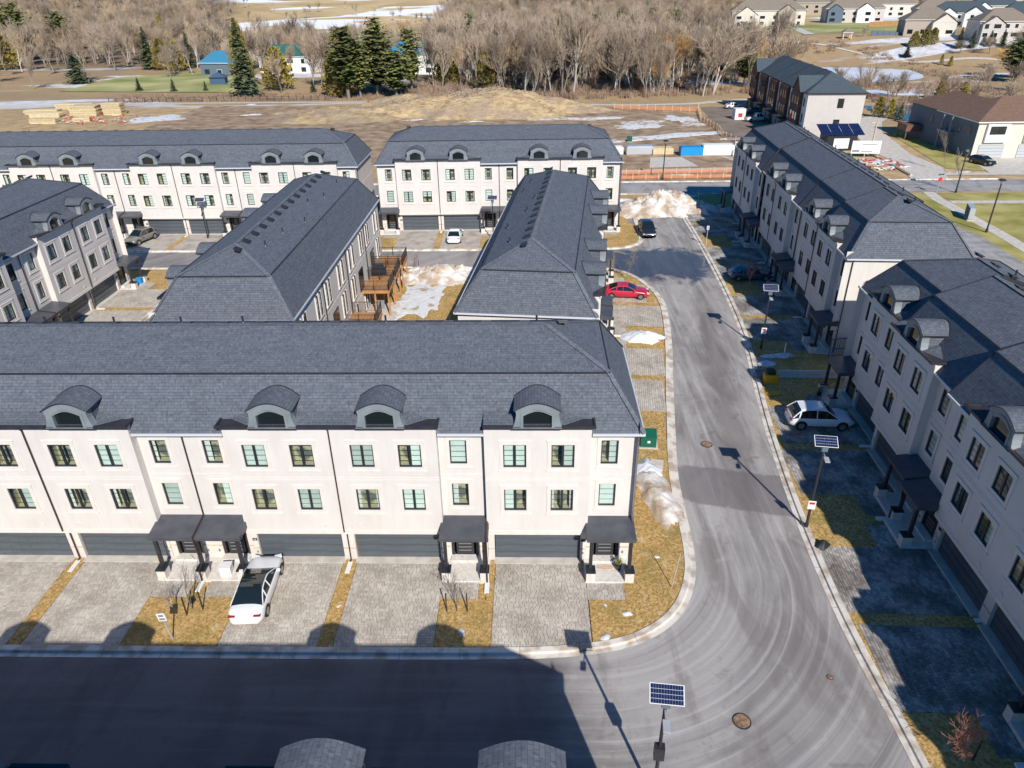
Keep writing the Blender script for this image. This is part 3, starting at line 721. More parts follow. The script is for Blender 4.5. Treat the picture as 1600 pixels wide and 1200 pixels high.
            lm = MB(); B(lm, 5.66, 5.76, .44, .53, 1.95, 2.25); lm.build('wall_lantern', 'black', root)
        # downpipes
        if i in vis:
            if mir is True and i+1 < N and units[i+1] == 'L' or (i == 0 and not mir) and False:
                x = (i+1)*8.; dp = MB(); dp.tube((x,-.30,9.56),(x,-.07,9.25),.045,n=6); dp.tube((x,-.07,9.25),(x,-.07,2.55),.045,n=6); dp.tube((x,-.07,2.55),(x,.36,2.3),.045,n=6); dp.tube((x,.36,2.3),(x,.36,.15),.045,n=6); dp.tube((x,.36,.15),(x,.15,.1),.045,n=6)
                dp.build('downpipe', 'pipe', root)
                sb = MB(); sb.box(x-.13,-.75,.03,x+.13,.2,.12); sb.build('splash_block', 'white', root)
            if (not mir) and i+1 < N:
                x = (i+1)*8.; dp = MB(); k = s
                dp.tube((x,.08+k,8.86),(x,.46+k,8.6),.045,n=6); dp.tube((x,.46+k,8.6),(x,.46+k,3.35),.045,n=6); dp.tube((x,.46+k,3.35),(x,.40+k,3.28),.045,n=6)
                dp.tube((x,.40+k,3.3),(x,-1.2+k,3.1),.055,n=6); dp.tube((x,-1.2+k,3.1),(x,-1.2+k,2.7),.05,n=6); dp.tube((x,-1.2+k,2.7),(x,-.98+k,1.0),.05,n=6); dp.tube((x,-1.0+k,1.0),(x+.0,-1.47+k,.9),.05,n=6); dp.tube((x,-1.47+k,.9),(x,-1.47+k,.2),.05,n=6)
                dp.build('downpipe', 'pipe', root)
                sb = MB(); sb.box(x-.13,-2.2+k,.03,x+.13,-1.45+k,.14); sb.build('splash_block', 'white', root)
    # side and rear walls
    for xx, s in ((0., sh[0]), (Lx, sh[-1])):
        wall.face([(xx,.53+s,-.5),(xx,DEPTH-.3+s,-.5),(xx,DEPTH-.3+s,8.9),(xx,.53+s,8.9)])
        wall.face([(xx,0+s,2.35),(xx,.53+s,2.35),(xx,.53+s,9.5),(xx,0+s,9.5)])
        sg = .02 if xx > 0 else -.02
        for za, zb in ((2.35,2.6),(6.05,6.11),(6.22,6.26)): ledge.box(xx, .53+s, za, xx+sg, DEPTH-.3+s, zb)
        xa = xx+.25 if xx > 0 else xx-.25
        alum.box(min(xa,xa+sg*3), .1+s, 8.84, max(xa,xa+sg*3), 10.2+s, 8.97)
        gut.box(min(xx, xa), .1+s, 8.80, max(xx, xa), 10.2+s, 8.85)
        dp = MB(); q = xx+sg*4; dp.tube((q,.62+s,8.8),(q,.62+s,.2),.045,n=6); dp.build('downpipe', 'pipe', root)
    for i in range(N):
        s = sh[i]; a, b = i*8., i*8.+8; yb = DEPTH-.3+s
        if rear and True:
            Hs = []
            m2 = units[i] == 'M'
            f = (lambda x: b-x) if m2 else (lambda x: a+x)
            for c in (1.0, 1.9, 5.2, 6.6): Hs.append((c, 7.2))
            for c in (5.6, 6.5): Hs.append((c, 4.3))
            for c in (1.2, 2.1, 5.9): Hs.append((c, 1.5))
            for c, zc in Hs:
                window(WT, root, f(c), yb+.10, zc, rg, rz=PI, sur=False)
                fr = MB(); x_ = f(c); fr.box(x_-.38, yb+.0, zc-1.02, x_-.31, yb+.09, zc+1.02); fr.box(x_+.31, yb, zc-1.02, x_+.38, yb+.09, zc+1.02); fr.box(x_-.45, yb, zc-1.1, x_+.45, yb+.11, zc-.96); fr.build('surround', 'trim', root)
            dr = MB(); dr.box(f(2.9)-.9, yb, 2.9, f(2.9)+.9, yb+.06, 5.0); dd = dr.build('patio_door', 'frame', root)
            dg = MB(); dg.box(f(2.9)-.8, yb+.06, 3.0, f(2.9)-.05, yb+.075, 4.9); dg.box(f(2.9)+.05, yb+.06, 3.0, f(2.9)+.8, yb+.075, 4.9); dg.build('pane', 'darkglass', dd)
            dp = MB(); dp.tube((b-.1,yb+.08,8.8),(b-.1,yb+.08,.2),.05,n=6); dp.build('downpipe', 'dark', root)
            ledge.box(a, yb, 5.55, b, yb+.02, 5.7); ledge.box(a, yb, 2.4, b, yb+.02, 2.6)
        wall.face([(a,yb,-.5),(b,yb,-.5),(b,yb,8.9),(a,yb,8.9)])
        xa, xb = (a-.25 if i == 0 else a), (b+.25 if i == N-1 else b)
        alum.box(xa, 10.2+s, 8.84, xb, 10.27+s, 8.97); gut.box(xa, yb, 8.80, xb, 10.2+s, 8.85)
    wall.build('wall', 'stucco', root); ledge.build('string_course', ['trim', 'ledge'], root)
    gut.build('fascia', 'dark', root); alum.build('gutter', 'alum', root)
    # main roof by sections of equal shift
    secs = []; i = 0
    while i < N:
        j = i
        while j+1 < N and abs(sh[j+1]-sh[i]) < 1e-6: j += 1
        secs.append((i*8., (j+1)*8., sh[i], i == 0, j == N-1)); i = j+1
    roof, flash, flashw, capm = MB(), MB(), MB(), MB()
    h0, h1, h2 = 0., 1.77, 5.05
    z0_, z1_, z2_ = 8.97, 11.58, 12.9
    sl1, sl2 = math.hypot(1.77, z1_-z0_), math.hypot(3.28, z2_-z1_)
    for (xa, xb, s, hl, hr) in secs:
        def xl(h): return xa-.25+h if hl else xa
        def xr(h): return xb+.25-h if hr else xb
        yf = lambda h: .1+h+s
        yr = lambda h: 10.2-h+s
        for (ha, za, hb, zb, va, vb) in ((h0, z0_, h1, z1_, 0, sl1), (h1, z1_, h2, z2_, sl1, sl1+sl2)):
            for yy in (yf, yr):
                P = [(xl(ha), yy(ha), za), (xr(ha), yy(ha), za), (xr(hb), yy(hb), zb), (xl(hb), yy(hb), zb)]
                roof.face(P, uv=[(P[0][0], va), (P[1][0], va), (P[2][0], vb), (P[3][0], vb)])
            for xx, hh in ((xl, hl), (xr, hr)):
                if not hh: continue
                P = [(xx(ha), yf(ha), za), (xx(ha), yr(ha), za), (xx(hb), yr(hb)-1e-4, zb), (xx(hb), yf(hb), zb)]
                roof.face(P, uv=[(P[0][1]+3, va), (P[1][1]+3, va), (P[2][1]+3, vb), (P[3][1]+3, vb)])
        for xx, hh in ((xa+.002, hl), (xb-.002, hr)):
            if hh: continue
            flash.face([(xx, yf(0), z0_), (xx, yf(h1), z1_), (xx, yf(h2), z2_), (xx, yr(h1), z1_), (xx, yr(0), z0_)])
            for hA, zA, hB, zB in ((h0, z0_, h1, z1_), (h1, z1_, h2, z2_)):
                flash.tube((xx, yf(hA), zA+.02), (xx, yf(hB), zB+.02), .035, n=4)
        fm = flashw if (int(xa//8) in white_break) else flash
        fm.box(xl(h1)-.03, yf(h1)-.07, z1_-.05, xr(h1)+.03, yf(h1)-.0, z1_+.035); flash.box(xl(h1)-.03, yr(h1), z1_-.05, xr(h1)+.03, yr(h1)+.07, z1_+.035)
        if hl: flash.box(xl(h1)-.07, yf(h1), z1_-.05, xl(h1), yr(h1), z1_+.035)
        if hr: flash.box(xr(h1), yf(h1), z1_-.05, xr(h1)+.07, yr(h1), z1_+.035)
        # hip and ridge caps
        if caps:
            lines = [((xl(h2), yf(h2), z2_), (xr(h2), yf(h2), z2_))]
            for xx, hh in ((xl, hl), (xr, hr)):
                if hh:
                    for yy in (yf, yr):
                        lines += [((xx(0), yy(0), z0_), (xx(h1), yy(h1), z1_)), ((xx(h1), yy(h1), z1_+.03), (xx(h2), yy(h2), z2_))]
            for p, q in lines:
                p, q = Vector(p), Vector(q); L = (q-p).length; d = (q-p)/L; w = d.cross(Vector((0,0,1))).normalized(); up = w.cross(d)
                n = max(1, int(L/.24))
                for k in range(n):
                    c = p+d*(k+.5)*L/n + up*.004; dd = (d+up*.07).normalized()
                    capm.obox(c, dd, w, w.cross(dd), .13, .15, .007)
    roof.build('roof', 'shingle', root); flash.build('flashing', 'dark', root)
    if flashw.f: flashw.build('flashing', 'alum', root)
    if caps: capm.build('ridge_cap', 'cap', root, kind='stuff')
    apron.build('bay_roof', 'shingle', root)
    # vents
    nx = int(Lx/2.28)
    for k in range(nx):
        x = 3.8+k*(Lx-7.6)/max(1, nx-1); s = sh[min(N-1, int(x//8))]
        ob('roof_vent', VENT, root, (x, 5.6+s, 12.70), rot=(-math.atan(.4), 0, 0))
    rr = random.Random(seed+50)
    for k in range(N*2):
        x = 2+k*(Lx-4)/(N*2-1)+rr.uniform(-.8,.8); s = sh[min(N-1, int(x//8))]; h = rr.uniform(1.0, 2.6)
        if 5 < x < Lx-5: ob('vent_pipe', STACK, root, (x, 5.15+h+s, 12.9-.4*h))
    return root

def lots(origin, yw, units, sh, d_front, seed, detail=True, zoff=0., skip=(), m='pave'):
    """driveways, walks and lawn strips in front of a row; d_front(x)->depth (negative) of the kerb at local x."""
    for i, u in enumerate(units):
        if i in skip: continue
        mir = u == 'M'; o = i*8.; f = (lambda x: o+8-x) if mir else (lambda x: o+x)
        a, b = sorted((f(.40), f(5.5))); s = sh[i]
        df = min(d_front(a), d_front(b)) if d_front(a) != d_front(b) else d_front(a)
        driveway((origin, yw), a, b, max(d_front(a), d_front(b)), .1+s, seed+i, detail=detail, m=m)
        a2, b2 = sorted((f(5.5), f(7.55)))
        driveway((origin, yw), a2, b2, -2.62+s, -1.38+s, seed+i+40, detail=detail, name='garden_path', m=m)

# ------------------------------------------------------------------ townhouse rows
UA = ['M','L','M','L','M','L','L']          # from x=-16: units -2,-1,0,1,2,3,4 ; right end at x=40
townrow('long cream townhouse row at the front, facing the shaded street across paved drives', (-16, 0), 0, UA, [0,0,0,0,0,0,.0], seed=3, numbers={4: '33'}, frontset=(1,2,3,4,5,6))
UH = ['M','L','M','L']
townrow('cream townhouse row behind the front row, wooden decks on its right side', (7.7, 46.75), R(-90), ['M','L','M','L'], seed=5, rear=True, frontset=(0,1,2,3))
townrow('cream townhouse row behind the front row, its porches facing the red car', (39.2, 15.0), R(84.1), ['M','L','M','L'], seed=6)
townrow('longest cream townhouse row at the back left, bronze grey car parked in front', (-52.2, 63.2), R(.1), ['M','L']*4, [0]*8, seed=7)
townrow('cream townhouse row at the back centre, small white sedan parked in front', (14.35, 64.2), R(.95), ['M','L','M','L'], [0,0,0,0], seed=8)
townrow('cream townhouse row at the left edge, seen at an angle, two dormers in view', (-11.1, 13.8), R(89.6), ['M','L','M','L'], seed=9)
townrow('shaded townhouse row right of the main road, farther one, dark blue car in front', (63.42, 74.8), R(-93.3), ['M','L','M','L','M','L'], [.0,.0,.25,.25,.29,.0], seed=10)
townrow('shaded townhouse row at the right edge, nearest one, white sport utility vehicle in front', (58.75, 20.0), R(-91.7), ['M','L','M','L','M','L'], [.25,-.45,-.85,-.85,-1.1,-1.1], z0=.1, seed=11, warmset=((3,1,False),(1,1,True)))
townrow('townhouse row of which only shingled dormer tops show at the bottom edge', (39.4, -18.8), R(180), ['M','L','M','L','M','L','M','L'], seed=12, frontset=(0,1,2,3,4,5,6,7))

# lots in front of the rows
lots((-16, 0), 0, UA, [0]*7, lambda x: -5.98, 100)
rkx = lambda y: next((a.x+(b.x-a.x)*(y-a.y)/(b.y-a.y) for a, b in zip(RKs, RKs[1:]) if min(a.y,b.y) <= y <= max(a.y,b.y) and a.y != b.y), 51)
lkx = lambda y: next((a.x+(b.x-a.x)*(y-a.y)/(b.y-a.y) for a, b in zip(LKs, LKs[1:]) if min(a.y,b.y) <= y <= max(a.y,b.y) and a.y != b.y and a.x > 40 and y < 47), 46)
def kerb_depth(origin, yw, fx, off):
    def g(L):
        x, y = origin[0]+L*math.cos(yw), origin[1]+L*math.sin(yw)
        n = (math.sin(yw), -math.cos(yw))       # outward normal (negative depth)
        t = 0.
        while t < 14:
            px, py = x+n[0]*t, y+n[1]*t
            if (n[0] > 0 and px > fx(py)-off) or (n[0] < 0 and px < fx(py)+off): break
            t += .05
        return -t
    return g
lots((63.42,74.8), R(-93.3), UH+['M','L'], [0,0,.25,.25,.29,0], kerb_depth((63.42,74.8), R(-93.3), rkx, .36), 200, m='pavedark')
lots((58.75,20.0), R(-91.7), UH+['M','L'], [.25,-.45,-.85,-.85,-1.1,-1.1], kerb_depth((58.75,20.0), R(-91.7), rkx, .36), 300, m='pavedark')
lots((39.2,15.0), R(84.1), UH, [0]*4, kerb_depth((39.2,15.0), R(84.1), lkx, .36), 400)
lots((14.35,64.2), R(.95), UH, [0]*4, lambda x: -7.5, 500, detail=False)
lots((-52.2,63.2), R(.1), UH*2, [0]*8, lambda x: -6.5, 600, detail=False)
lots((-11.1,13.8), R(89.6), UH, [0]*4, lambda x: -6.2, 700, detail=True)
lots((7.7,46.75), R(-90), UH, [0]*4, lambda x: -6.3, 800, detail=False)
for i, ln in enumerate(([(-4.75,0),(-4.75,49.8)], [(1.3,0),(1.3,49.8)])): kerb('kerb', ln, 1 if i == 0 else -1, 3)

# lawns behind the kerbs
def lawn(pts, z=.09): return sheet('lawn', pts, z, 'grass', th=.12)
P_ = [p for p in LKs if p.x > 38 and -6 < p.y < 49.5]
def offs(P, o):
    out = []
    for i, p in enumerate(P):
        d = (P[min(i+1, len(P)-1)]-P[max(i-1, 0)]).normalized(); out.append((p.x-d.y*o, p.y+d.x*o))
    return out
edge = offs(P_, .35)
low = [e for e in edge if e[1] < 13.2]
lawn([(37.55,-2.66),(37.55,-5.9)] + low + [(40.02, 12.5),(40.02,-1.36),(39.53,-1.36),(39.53,-2.66)])
nk = offs(NKs, .35)
lawn([(-60,-5.97),(-20,-5.97),(-20,.2),(-60,.2)], .07)
for i, u in enumerate(UA):
    o = -16+i*8.; f = (lambda x: o+8-x) if u == 'M' else (lambda x: o+x)
    a, b = sorted((f(5.52), f(8.0)))
    if i < 6: lawn([(a,-5.98),(b,-5.98),(b,-2.64),(a,-2.64)], .083)
    a, b = sorted((f(0), f(.38))); lawn([(a,-5.98),(b,-5.98),(b,.38),(a,.38)], .083)
# flat turf beds under drives of the other rows (drives sit on top)
def bed(origin, yw, x0, x1, kd, back=.5, n=24, z=.055):
    c, s = math.cos(yw), math.sin(yw); W_ = lambda L, D: (origin[0]+L*c-D*s, origin[1]+L*s+D*c)
    pts = [W_(x0+(x1-x0)*i/n, kd(x0+(x1-x0)*i/n)) for i in range(n+1)] + [W_(x1, back), W_(x0, back)]
    lawn(pts, z)
bed((63.42,74.8), R(-93.3), -.5, 48.8, kerb_depth((63.42,74.8), R(-93.3), rkx, .36))
bed((58.75,20.0), R(-91.7), -4.4, 44, kerb_depth((58.75,20.0), R(-91.7), rkx, .36), 1.5)
bed((39.2,15.0), R(84.1), -1.2, 33.2, kerb_depth((39.2,15.0), R(84.1), lkx, .36))
lawn([(14,64.5),(14,56.6),(44.5,56.6),(46.9,57.2),(48.3,58.9),(48.9,62),(49,66),(46,72)], .055)
lawn([(-52,63.6),(-52,57.6),(12.6,56.8),(12.6,64.2)], .055)
lawn([(-11.4,12),(-11.4,46),(-5.1,47),(-5.1,12)], .055)
lawn([(7.9,13),(7.9,48),(1.6,48),(1.6,13)], .055)
lawn([(17.4,13),(28.8,14),(32,46),(30.5,49.7),(7,49.8),(7,47)], .05)
lawn([(11,10.4),(40,10.4),(42,15),(29,15.2),(17,14),(8,14)], .03)

# ------------------------------------------------------------------ decks behind the middle row
def deck(label, x0, x1, y0, y1, z, extra):
    t = thing('wooden_deck', label, 'deck', (x0, y0, 0), 0, 'wooden decks behind the middle row')
    w, d = x1-x0, y1-y0
    n = int(d/.15); me = MB(); me.box(0, 0, z-.04, w, .138, z); B_ = me.mesh('deck_board', 'wood')
    for k in range(n): ob('deck_board', B_, t, (0, k*.15, 0))
    f = MB(); f.box(0, -.05, z-.28, w+.05, 0, z-.04); f.box(0, d, z-.28, w+.05, d+.05, z-.04); f.box(w, 0, z-.28, w+.05, d, z-.04); f.build('beam', 'wood', t)
    for (px, py) in ((w-.12, .1), (w-.12, d-.1), (w/2, .1)):
        p = MB(); p.box(px-.08, py-.08, -.02, px+.08, py+.08, z-.05); p.build('post', 'wood', t)
    r = MB()
    for (a, b) in (((0, 0), (w, 0)), ((w, 0), (w, d)), ((0, d), (w, d))):
        L = math.hypot(b[0]-a[0], b[1]-a[1]); m_ = int(L/.13)
        r.tube((a[0],a[1],z+1.02), (b[0],b[1],z+1.02), .03, n=4); r.tube((a[0],a[1],z+.12), (b[0],b[1],z+.12), .02, n=4)
        for k in range(m_+1):
            q = k/m_; x, y = a[0]+(b[0]-a[0])*q, a[1]+(b[1]-a[1])*q
            r.box(x-.01, y-.01, z+.12, x+.01, y+.01, z+1.02)
        for q in (0, .5, 1):
            x, y = a[0]+(b[0]-a[0])*q, a[1]+(b[1]-a[1])*q; r.box(x-.03, y-.03, z, x+.03, y+.03, z+1.1)
    r.build('railing', 'dark', t)
    return t
deck('wooden deck nearest the front row roof, bare boards and black railing', 17.5, 20.4, 35.5, 38.6, 2.85, 0)
deck('wooden deck with a grey covered barbecue, middle of the three tall decks', 17.5, 20.4, 39.4, 42.2, 2.85, 1)
deck('wooden deck farthest from the camera with a potted plant by its railing', 17.5, 20.6, 42.9, 46., 2.85, 2)
deck('low wooden deck just behind the front row roof ridge, metal railing', 17.5, 20.4, 28.2, 31.2, 2.4, 0)
mb = MB(); mb.box(-.75,-.3,0,.75,.3,.75); mb.box(-.5,-.25,.75,.5,.25,1.15)
mb.build('covered_barbecue', 'frame', None, (18.6, 40.1, 2.86), 0.1, label='dark grey covered barbecue standing on the middle wooden deck', category='barbecue')
def pot_plant(label, x, y, z, h=.8):
    t = thing('potted_plant', label, 'plant', (x, y, z)); p = MB(); p.tube((0,0,0), (0,0,.3), .16, .2, 10); p.build('pot', 'frame', t)
    l = MB(); rg = random.Random(int(x*10))
    for k in range(80):
        a = rg.random()*6.28; r = rg.random()*.25; zz = .3+rg.random()*h; c = Vector((math.cos(a)*r, math.sin(a)*r, zz)); d = Vector((rg.uniform(-1,1), rg.uniform(-1,1), rg.uniform(0,1)))*.12; e = Vector((rg.uniform(-1,1), rg.uniform(-1,1), rg.uniform(-1,1)))*.06
        l.face([c-e, c+e, c+d])
    l.build('leaves', 'pine', t); return t
pot_plant('leafy green potted plant in the corner of the farthest deck', 20.1, 43.3, 2.86)
mb = MB(); mb.box(0,0,0,3.2,4.4,.06); mb.build('patio_slab', 'concrete', None, (17.6, 34.5, .06), label='pale concrete patio under the nearest tall deck', category='patio')
mb = MB(); mb.box(-.35,-.3,0,.35,.3,.95); mb.box(-.4,-.35,.95,.4,.35,1.02); mb.build('storage_bin', 'grey', None, (19.0, 37.6, .07), .2, label='grey storage bin on the patio under the nearest deck', category='bin')

# ------------------------------------------------------------------ snow and mounds
def blob(name, cx, cy, rx, ry, h, m, rz=0., seed=0, n=28, kind='stuff', z0=.07, rough=.35, pw=1.2, fr=.5, **kw):
    if m == 'snow' and (h < .25 or h > .34): m = 'thinsnow' if h < .25 and rx > 1 else m
    mb = MB(); rows = []
    for i in range(n+1):
        row = []
        rr = i/n
        for j in range(n*2+1):
            a = 2*PI*(j % (n*2))/(n*2)
            e = 1 + rough*noise.noise(Vector((math.cos(a)*1.6+seed*3.1, math.sin(a)*1.6, seed))) + rough*.6*noise.noise(Vector((math.cos(a)*4+seed*3.1, math.sin(a)*4, seed))) + rough*.35*noise.noise(Vector((math.cos(a)*11+seed, math.sin(a)*11, seed)))
            x, y = math.cos(a)*rx*rr*e, math.sin(a)*ry*rr*e
            z = h*(max(0, 1-rr**2))**pw * (1 + .42*noise.noise(Vector((x*fr*1.2+seed, y*fr*1.2, 0))) + .22*noise.noise(Vector((x*fr*3+seed, y*fr*3, 3))) + .16*noise.noise(Vector((x*3.1+seed, y*3.1, 5)))) 
            if i == n: z = -.03
            row.append((x, y, z))
        rows.append(row)
    mb.grid(rows)
    kw['kind'] = kind
    return mb.build(name, m, None, (cx, cy, z0), rz, smooth=True, **kw)
blob('snow', 42.6, 6.6, 1.15, 3.3, .55, 'dirtysnow', .12, 1); blob('snow', 42.3, 9.2, 1.1, 1.3, .4, 'snow', .12, 2)
blob('snow', 44.9, 30.4, 2.1, 1.35, .55, 'snow', -.2, 3)
blob('snow', 54.2, 75.2, 6.4, 5.4, 2.3, 'dirtysnow', .3, 4, 44, fr=.35); blob('snow', 51.0, 73.8, 4.4, 4.2, 1.7, 'dirtysnow', .2, 5, 30, fr=.35); blob('snow', 59.2, 74.5, 3.2, 3.2, .9, 'dirtysnow', 0, 6)
blob('snow', 44, 79.6, 6.5, 1.2, .35, 'snow', .02, 7); blob('snow', 57.5, 81.6, 3.2, .8, .3, 'snow', .05, 8)
blob('snow', 24.2, 47.0, 5.6, 2.9, 1.15, 'dirtysnow', .05, 9, 40, fr=.8); blob('snow', 20.8, 46.4, 2.2, 2.2, .7, 'dirtysnow', 0, 10, fr=.9)
blob('snow', 22.4, 40.6, 2.7, 4.4, .1, 'snow', -.15, 11, rough=.6); blob('snow', 21.2, 36.9, 1.7, 1.9, .06, 'snow', .2, 12, rough=.9)
blob('snow', 54.9, 24.9, .8, .5, .3, 'snow', .3, 13); blob('snow', 56.3, 26.5, 1.5, .45, .16, 'snow', .1, 43)
blob('snow', 6.3, 41.0, .9, 1.4, .9, 'snow', 0, 14)
for k, (x, y, r) in enumerate(((39.5,-3.6,.32),(38.2,-5.2,.35),(30.85,-4.9,.3),(41.7,.7,.22),(24.1,-3.2,.16),(38.4,-3.0,.15))): blob('snow', x, y, r, r*.6, r*.35, 'snow', k, 20+k, 10)
for k, (x, y, rx, ry) in enumerate(((44,158,11,2.6),(53,158.5,5,2.2),(36,180,3,1.6),(62,152,5.5,3.6),(60,146,6,3.2),(71.5,156,3.6,5),(73,148,3,3),(64,133,9,2.3),(71,135,7,3.),(56,128.5,8,1.5),(78,129,4,1.6),(33,184,4,3),(-47,190,1.6,1),(-64,166,8,5),(49.,128,4,1.6),(61,96.3,2.3,.6),(70,95.5,2,.6),(100,101,2.6,.9),(108.,96.5,2.4,.9),(98.5,105,3.4,2.0),(92.,106,2.4,1.6),(20.,155,3,1),(-22,165,4,1),(-40,170,2.5,1),(5,158.5,3,1),(15.4,95,3,1.2),(14,108,6,1.5))):
    blob('snow', x, y, rx, ry, .18, 'snow' if k % 3 else 'dirtysnow', .1*k % .5, 50+k, 14, z0=.0, rough=.7)
blob('mound', 18, 172, 34, 16, 5.2, 'mound', .02, 31, 60, kind='structure', z0=-.05, fr=.045); blob('mound', -14, 168, 22, 13, 1.8, 'mound', .02, 32, 50, kind='structure', z0=-.05, fr=.1)
sheet('path', [(-95,193.5),(-16,191.0),(10,189),(42,181.2),(64,178.4),(80,179.5),(98,187.5),(98,190.5),(78,182.5),(64,181),(42,184),(10,191.6),(-16,193.6),(-95,196.2)], .03, 'concrete')
sheet('construction_lot', [(40,101.5),(86,103),(86,126),(80,160),(60,176),(-60,188),(-60,150),(15,100)], .0, 'dirt') 
sheet('gravel_lot', [(76,118),(90,116),(94,150),(92,176),(80,174)], .02, 'mud')
sheet('dirt_verge', [(14,91.5),(92,91.5),(92,97.8),(14,97.8)], .01, 'dirt')
sheet('path', [(56,102),(57.5,111),(63.5,111),(65,102.8)], .025, 'concrete')
# right-hand lawns, walks and the curved path
sheet('lawn_field', [(88,82.4),(170,82.4),(170,20),(84,20),(84,70)], .01, 'greengrass')
sheet('sidewalk', [(95.9,83.4),(97.7,83.4),(97.1,79.2),(96.5,60),(94,30),(92.2,30),(94.7,60),(95.2,79)], .03, 'concrete'); sheet('sidewalk', [(97.2,78.0),(150,76.8),(150,75.4),(97.1,76.4)], .034, 'concrete')
sheet('side_road', [(78,83),(89.5,83),(92.6,60),(90,20),(80,20),(78,70)], .012, 'road2')
sheet('path', [(98.,91.8),(104.2,91.8),(107.2,100),(107,112),(112,136),(117,148),(124,158),(122,160),(112,152),(106.5,140),(101.,118),(101,104)], .035, 'concrete')
sheet('lawn_field', [(107.6,99.5),(113.,97.5),(118,104),(122,131),(118,140),(112.5,134)], .03, 'greengrass')
sheet('sidewalk', [(100,94.4),(165,93.2),(165,95.0),(100,96.2)], .04, 'concrete')
sheet('private_drive', [(113,95.4),(140,95.4),(140,107.5),(115.5,107.5)], .045, 'concrete')
sheet('green_lawn', [(-125,226),(-60,217),(-58,235),(-74,262),(-100,285),(-126,270)], .12, 'golf')
mb = MB(); mb.grid([[(x, y, hgt(x, y)+.06) for y in range(330, 411, 10)] for x in range(156, 225, 6)]); mb.build('green_lawn', 'golf', None, kind='structure')
mb = MB(); mb.grid([[(155+(y-322)*.20+k*5, y, hgt(155+(y-322)*.20+k*5, y)+.13) for y in range(322, 480, 8)] for k in (0, 1)]); mb.build('path', 'concrete', None, kind='structure')
mb = MB(); mb.grid([[(140+q*4.2, 309-q*3.1+6*math.sin(q*.5)+k*2.2, hgt(140+q*4.2, 309-q*3.1+6*math.sin(q*.5)+k*2.2)+.12) for q in range(22)] for k in (0, 1)]); mb.build('path', 'concrete', None, kind='structure') 
# pond: a frozen sheet with open water at its ends, lying in a shallow basin
def pond(name, pts, z, m):
    P = smoothline(pts+[pts[0]], 2); return sheet(name, [(p.x, p.y) for p in P[:-1]], z, m)
pond('pond_water', [(132,300),(150,303),(163,297),(160,270),(140,240),(128,250),(124,280)], .06, 'water')
pond('pond_ice', [(136,280),(152,286),(168,284),(175,268),(173,246),(166,231),(155,226),(138,222),(128,240),(128,262)], .09, 'ice')
pond('pond_ice', [(136,205),(156,208),(164,198),(148,190),(134,194)], .09, 'ice')
pond('pond_water', [(122,173),(141,174),(143,160),(133,148),(120,148)], .1, 'water')

# ------------------------------------------------------------------ street furniture
def solar_lamp(label, x, y, h=6.3, face=0., w=1.26, d=.72, sign=False, box=True):
    t = thing('solar_street_lamp', label, 'street lamp', (x, y, 0), face, 'solar street lamps')
    p = MB(); p.tube((0,0,0), (0,0,h-.25), .085, .065, 10); p.tube((0,0,0), (0,0,.35), .14, .12, 10); p.build('pole', 'dark', t)
    c = Vector((0, 0, h)); tl = R(30); ay = Vector((0, math.cos(tl), math.sin(tl))); az = Vector((0, -math.sin(tl), math.cos(tl)))
    q = MB(); q.obox(c, Vector((1,0,0)), ay, az, w/2, d/2, .02); pn = q.build('solar_panel', 'white', t)
    s = MB()
    for r_i in range(4):
        for k in range(12):
            s.obox(c+Vector((1,0,0))*((k-5.5)*w*.0795)+ay*((r_i-1.5)*d*.238)+az*.024, Vector((1,0,0)), ay, az, w*.0375, d*.111, .003)
    s.build('solar_cells', 'solar', pn, kind='stuff')
    b = MB(); b.box(-.16,-.14,h-.62,.16,.14,h-.3); b.build('battery_box', 'bluesiding', t)
    a = MB(); a.tube((0,0,h-.8), (0,-.75,h-.7), .03, n=6); a.box(-.13,-1.05,h-.74,.13,-.55,h-.67); a.build('lamp_head', 'steel', t)
    if box: b = MB(); b.box(-.2,-.16,2.6,.2,.16,3.3); b.build('control_box', 'dark', t)
    if sign: b = MB(); b.box(-.22,-.13,1.55,.22,-.11,2.15); sg = b.build('sign_plate', 'white', t); b = MB(); b.box(-.16,-.135,1.9,.16,-.13,2.06); b.build('red_print', 'red', sg)
    return t
solar_lamp('solar street lamp standing in the sunny road at the bottom edge of the picture', 39.4, -13.3, 6.3, R(-6))
solar_lamp('solar street lamp on the right kerb in front of the white sport utility vehicle', 51.15, 3.4, 6.3, R(-8), sign=True, box=False)
solar_lamp('solar street lamp on the right kerb beside the farther shaded row', 55.3, 28.0, 5.9, R(-8), sign=True, box=False)
solar_lamp('solar street lamp before the back centre row, near its second porch', 29.6, 60.3, 5.6, R(-5), box=False)
solar_lamp('solar street lamp before the back left row, showing a blue panel', -8.9, 62.0, 5.2, R(3), box=False)
def post_lamp(label, x, y, h):
    t = thing('post_lamp', label, 'street lamp', (x, y, 0), 0, 'black post lamps with flat caps')
    p = MB(); p.tube((0,0,0), (0,0,h), .11, .08, 10); p.tube((0,0,0), (0,0,.5), .17, .15, 10); p.build('pole', 'dark', t)
    p = MB(); p.tube((0,0,h), (0,0,h+.35), .16, .3, 10); p.build('lantern', 'steel', t); p = MB(); p.tube((0,0,h+.35), (0,0,h+.5), .5, .3, 14); p.build('cap', 'dark', t)
post_lamp('black post lamp beside the construction lot and the orange netting', 56.9, 92.9, 6.0)
post_lamp('black post lamp on the grass verge near the stop sign', 100.8, 82.9, 6.2)
post_lamp('black post lamp by the sidewalk and the grey mailboxes', 94.2, 62.3, 6.4)
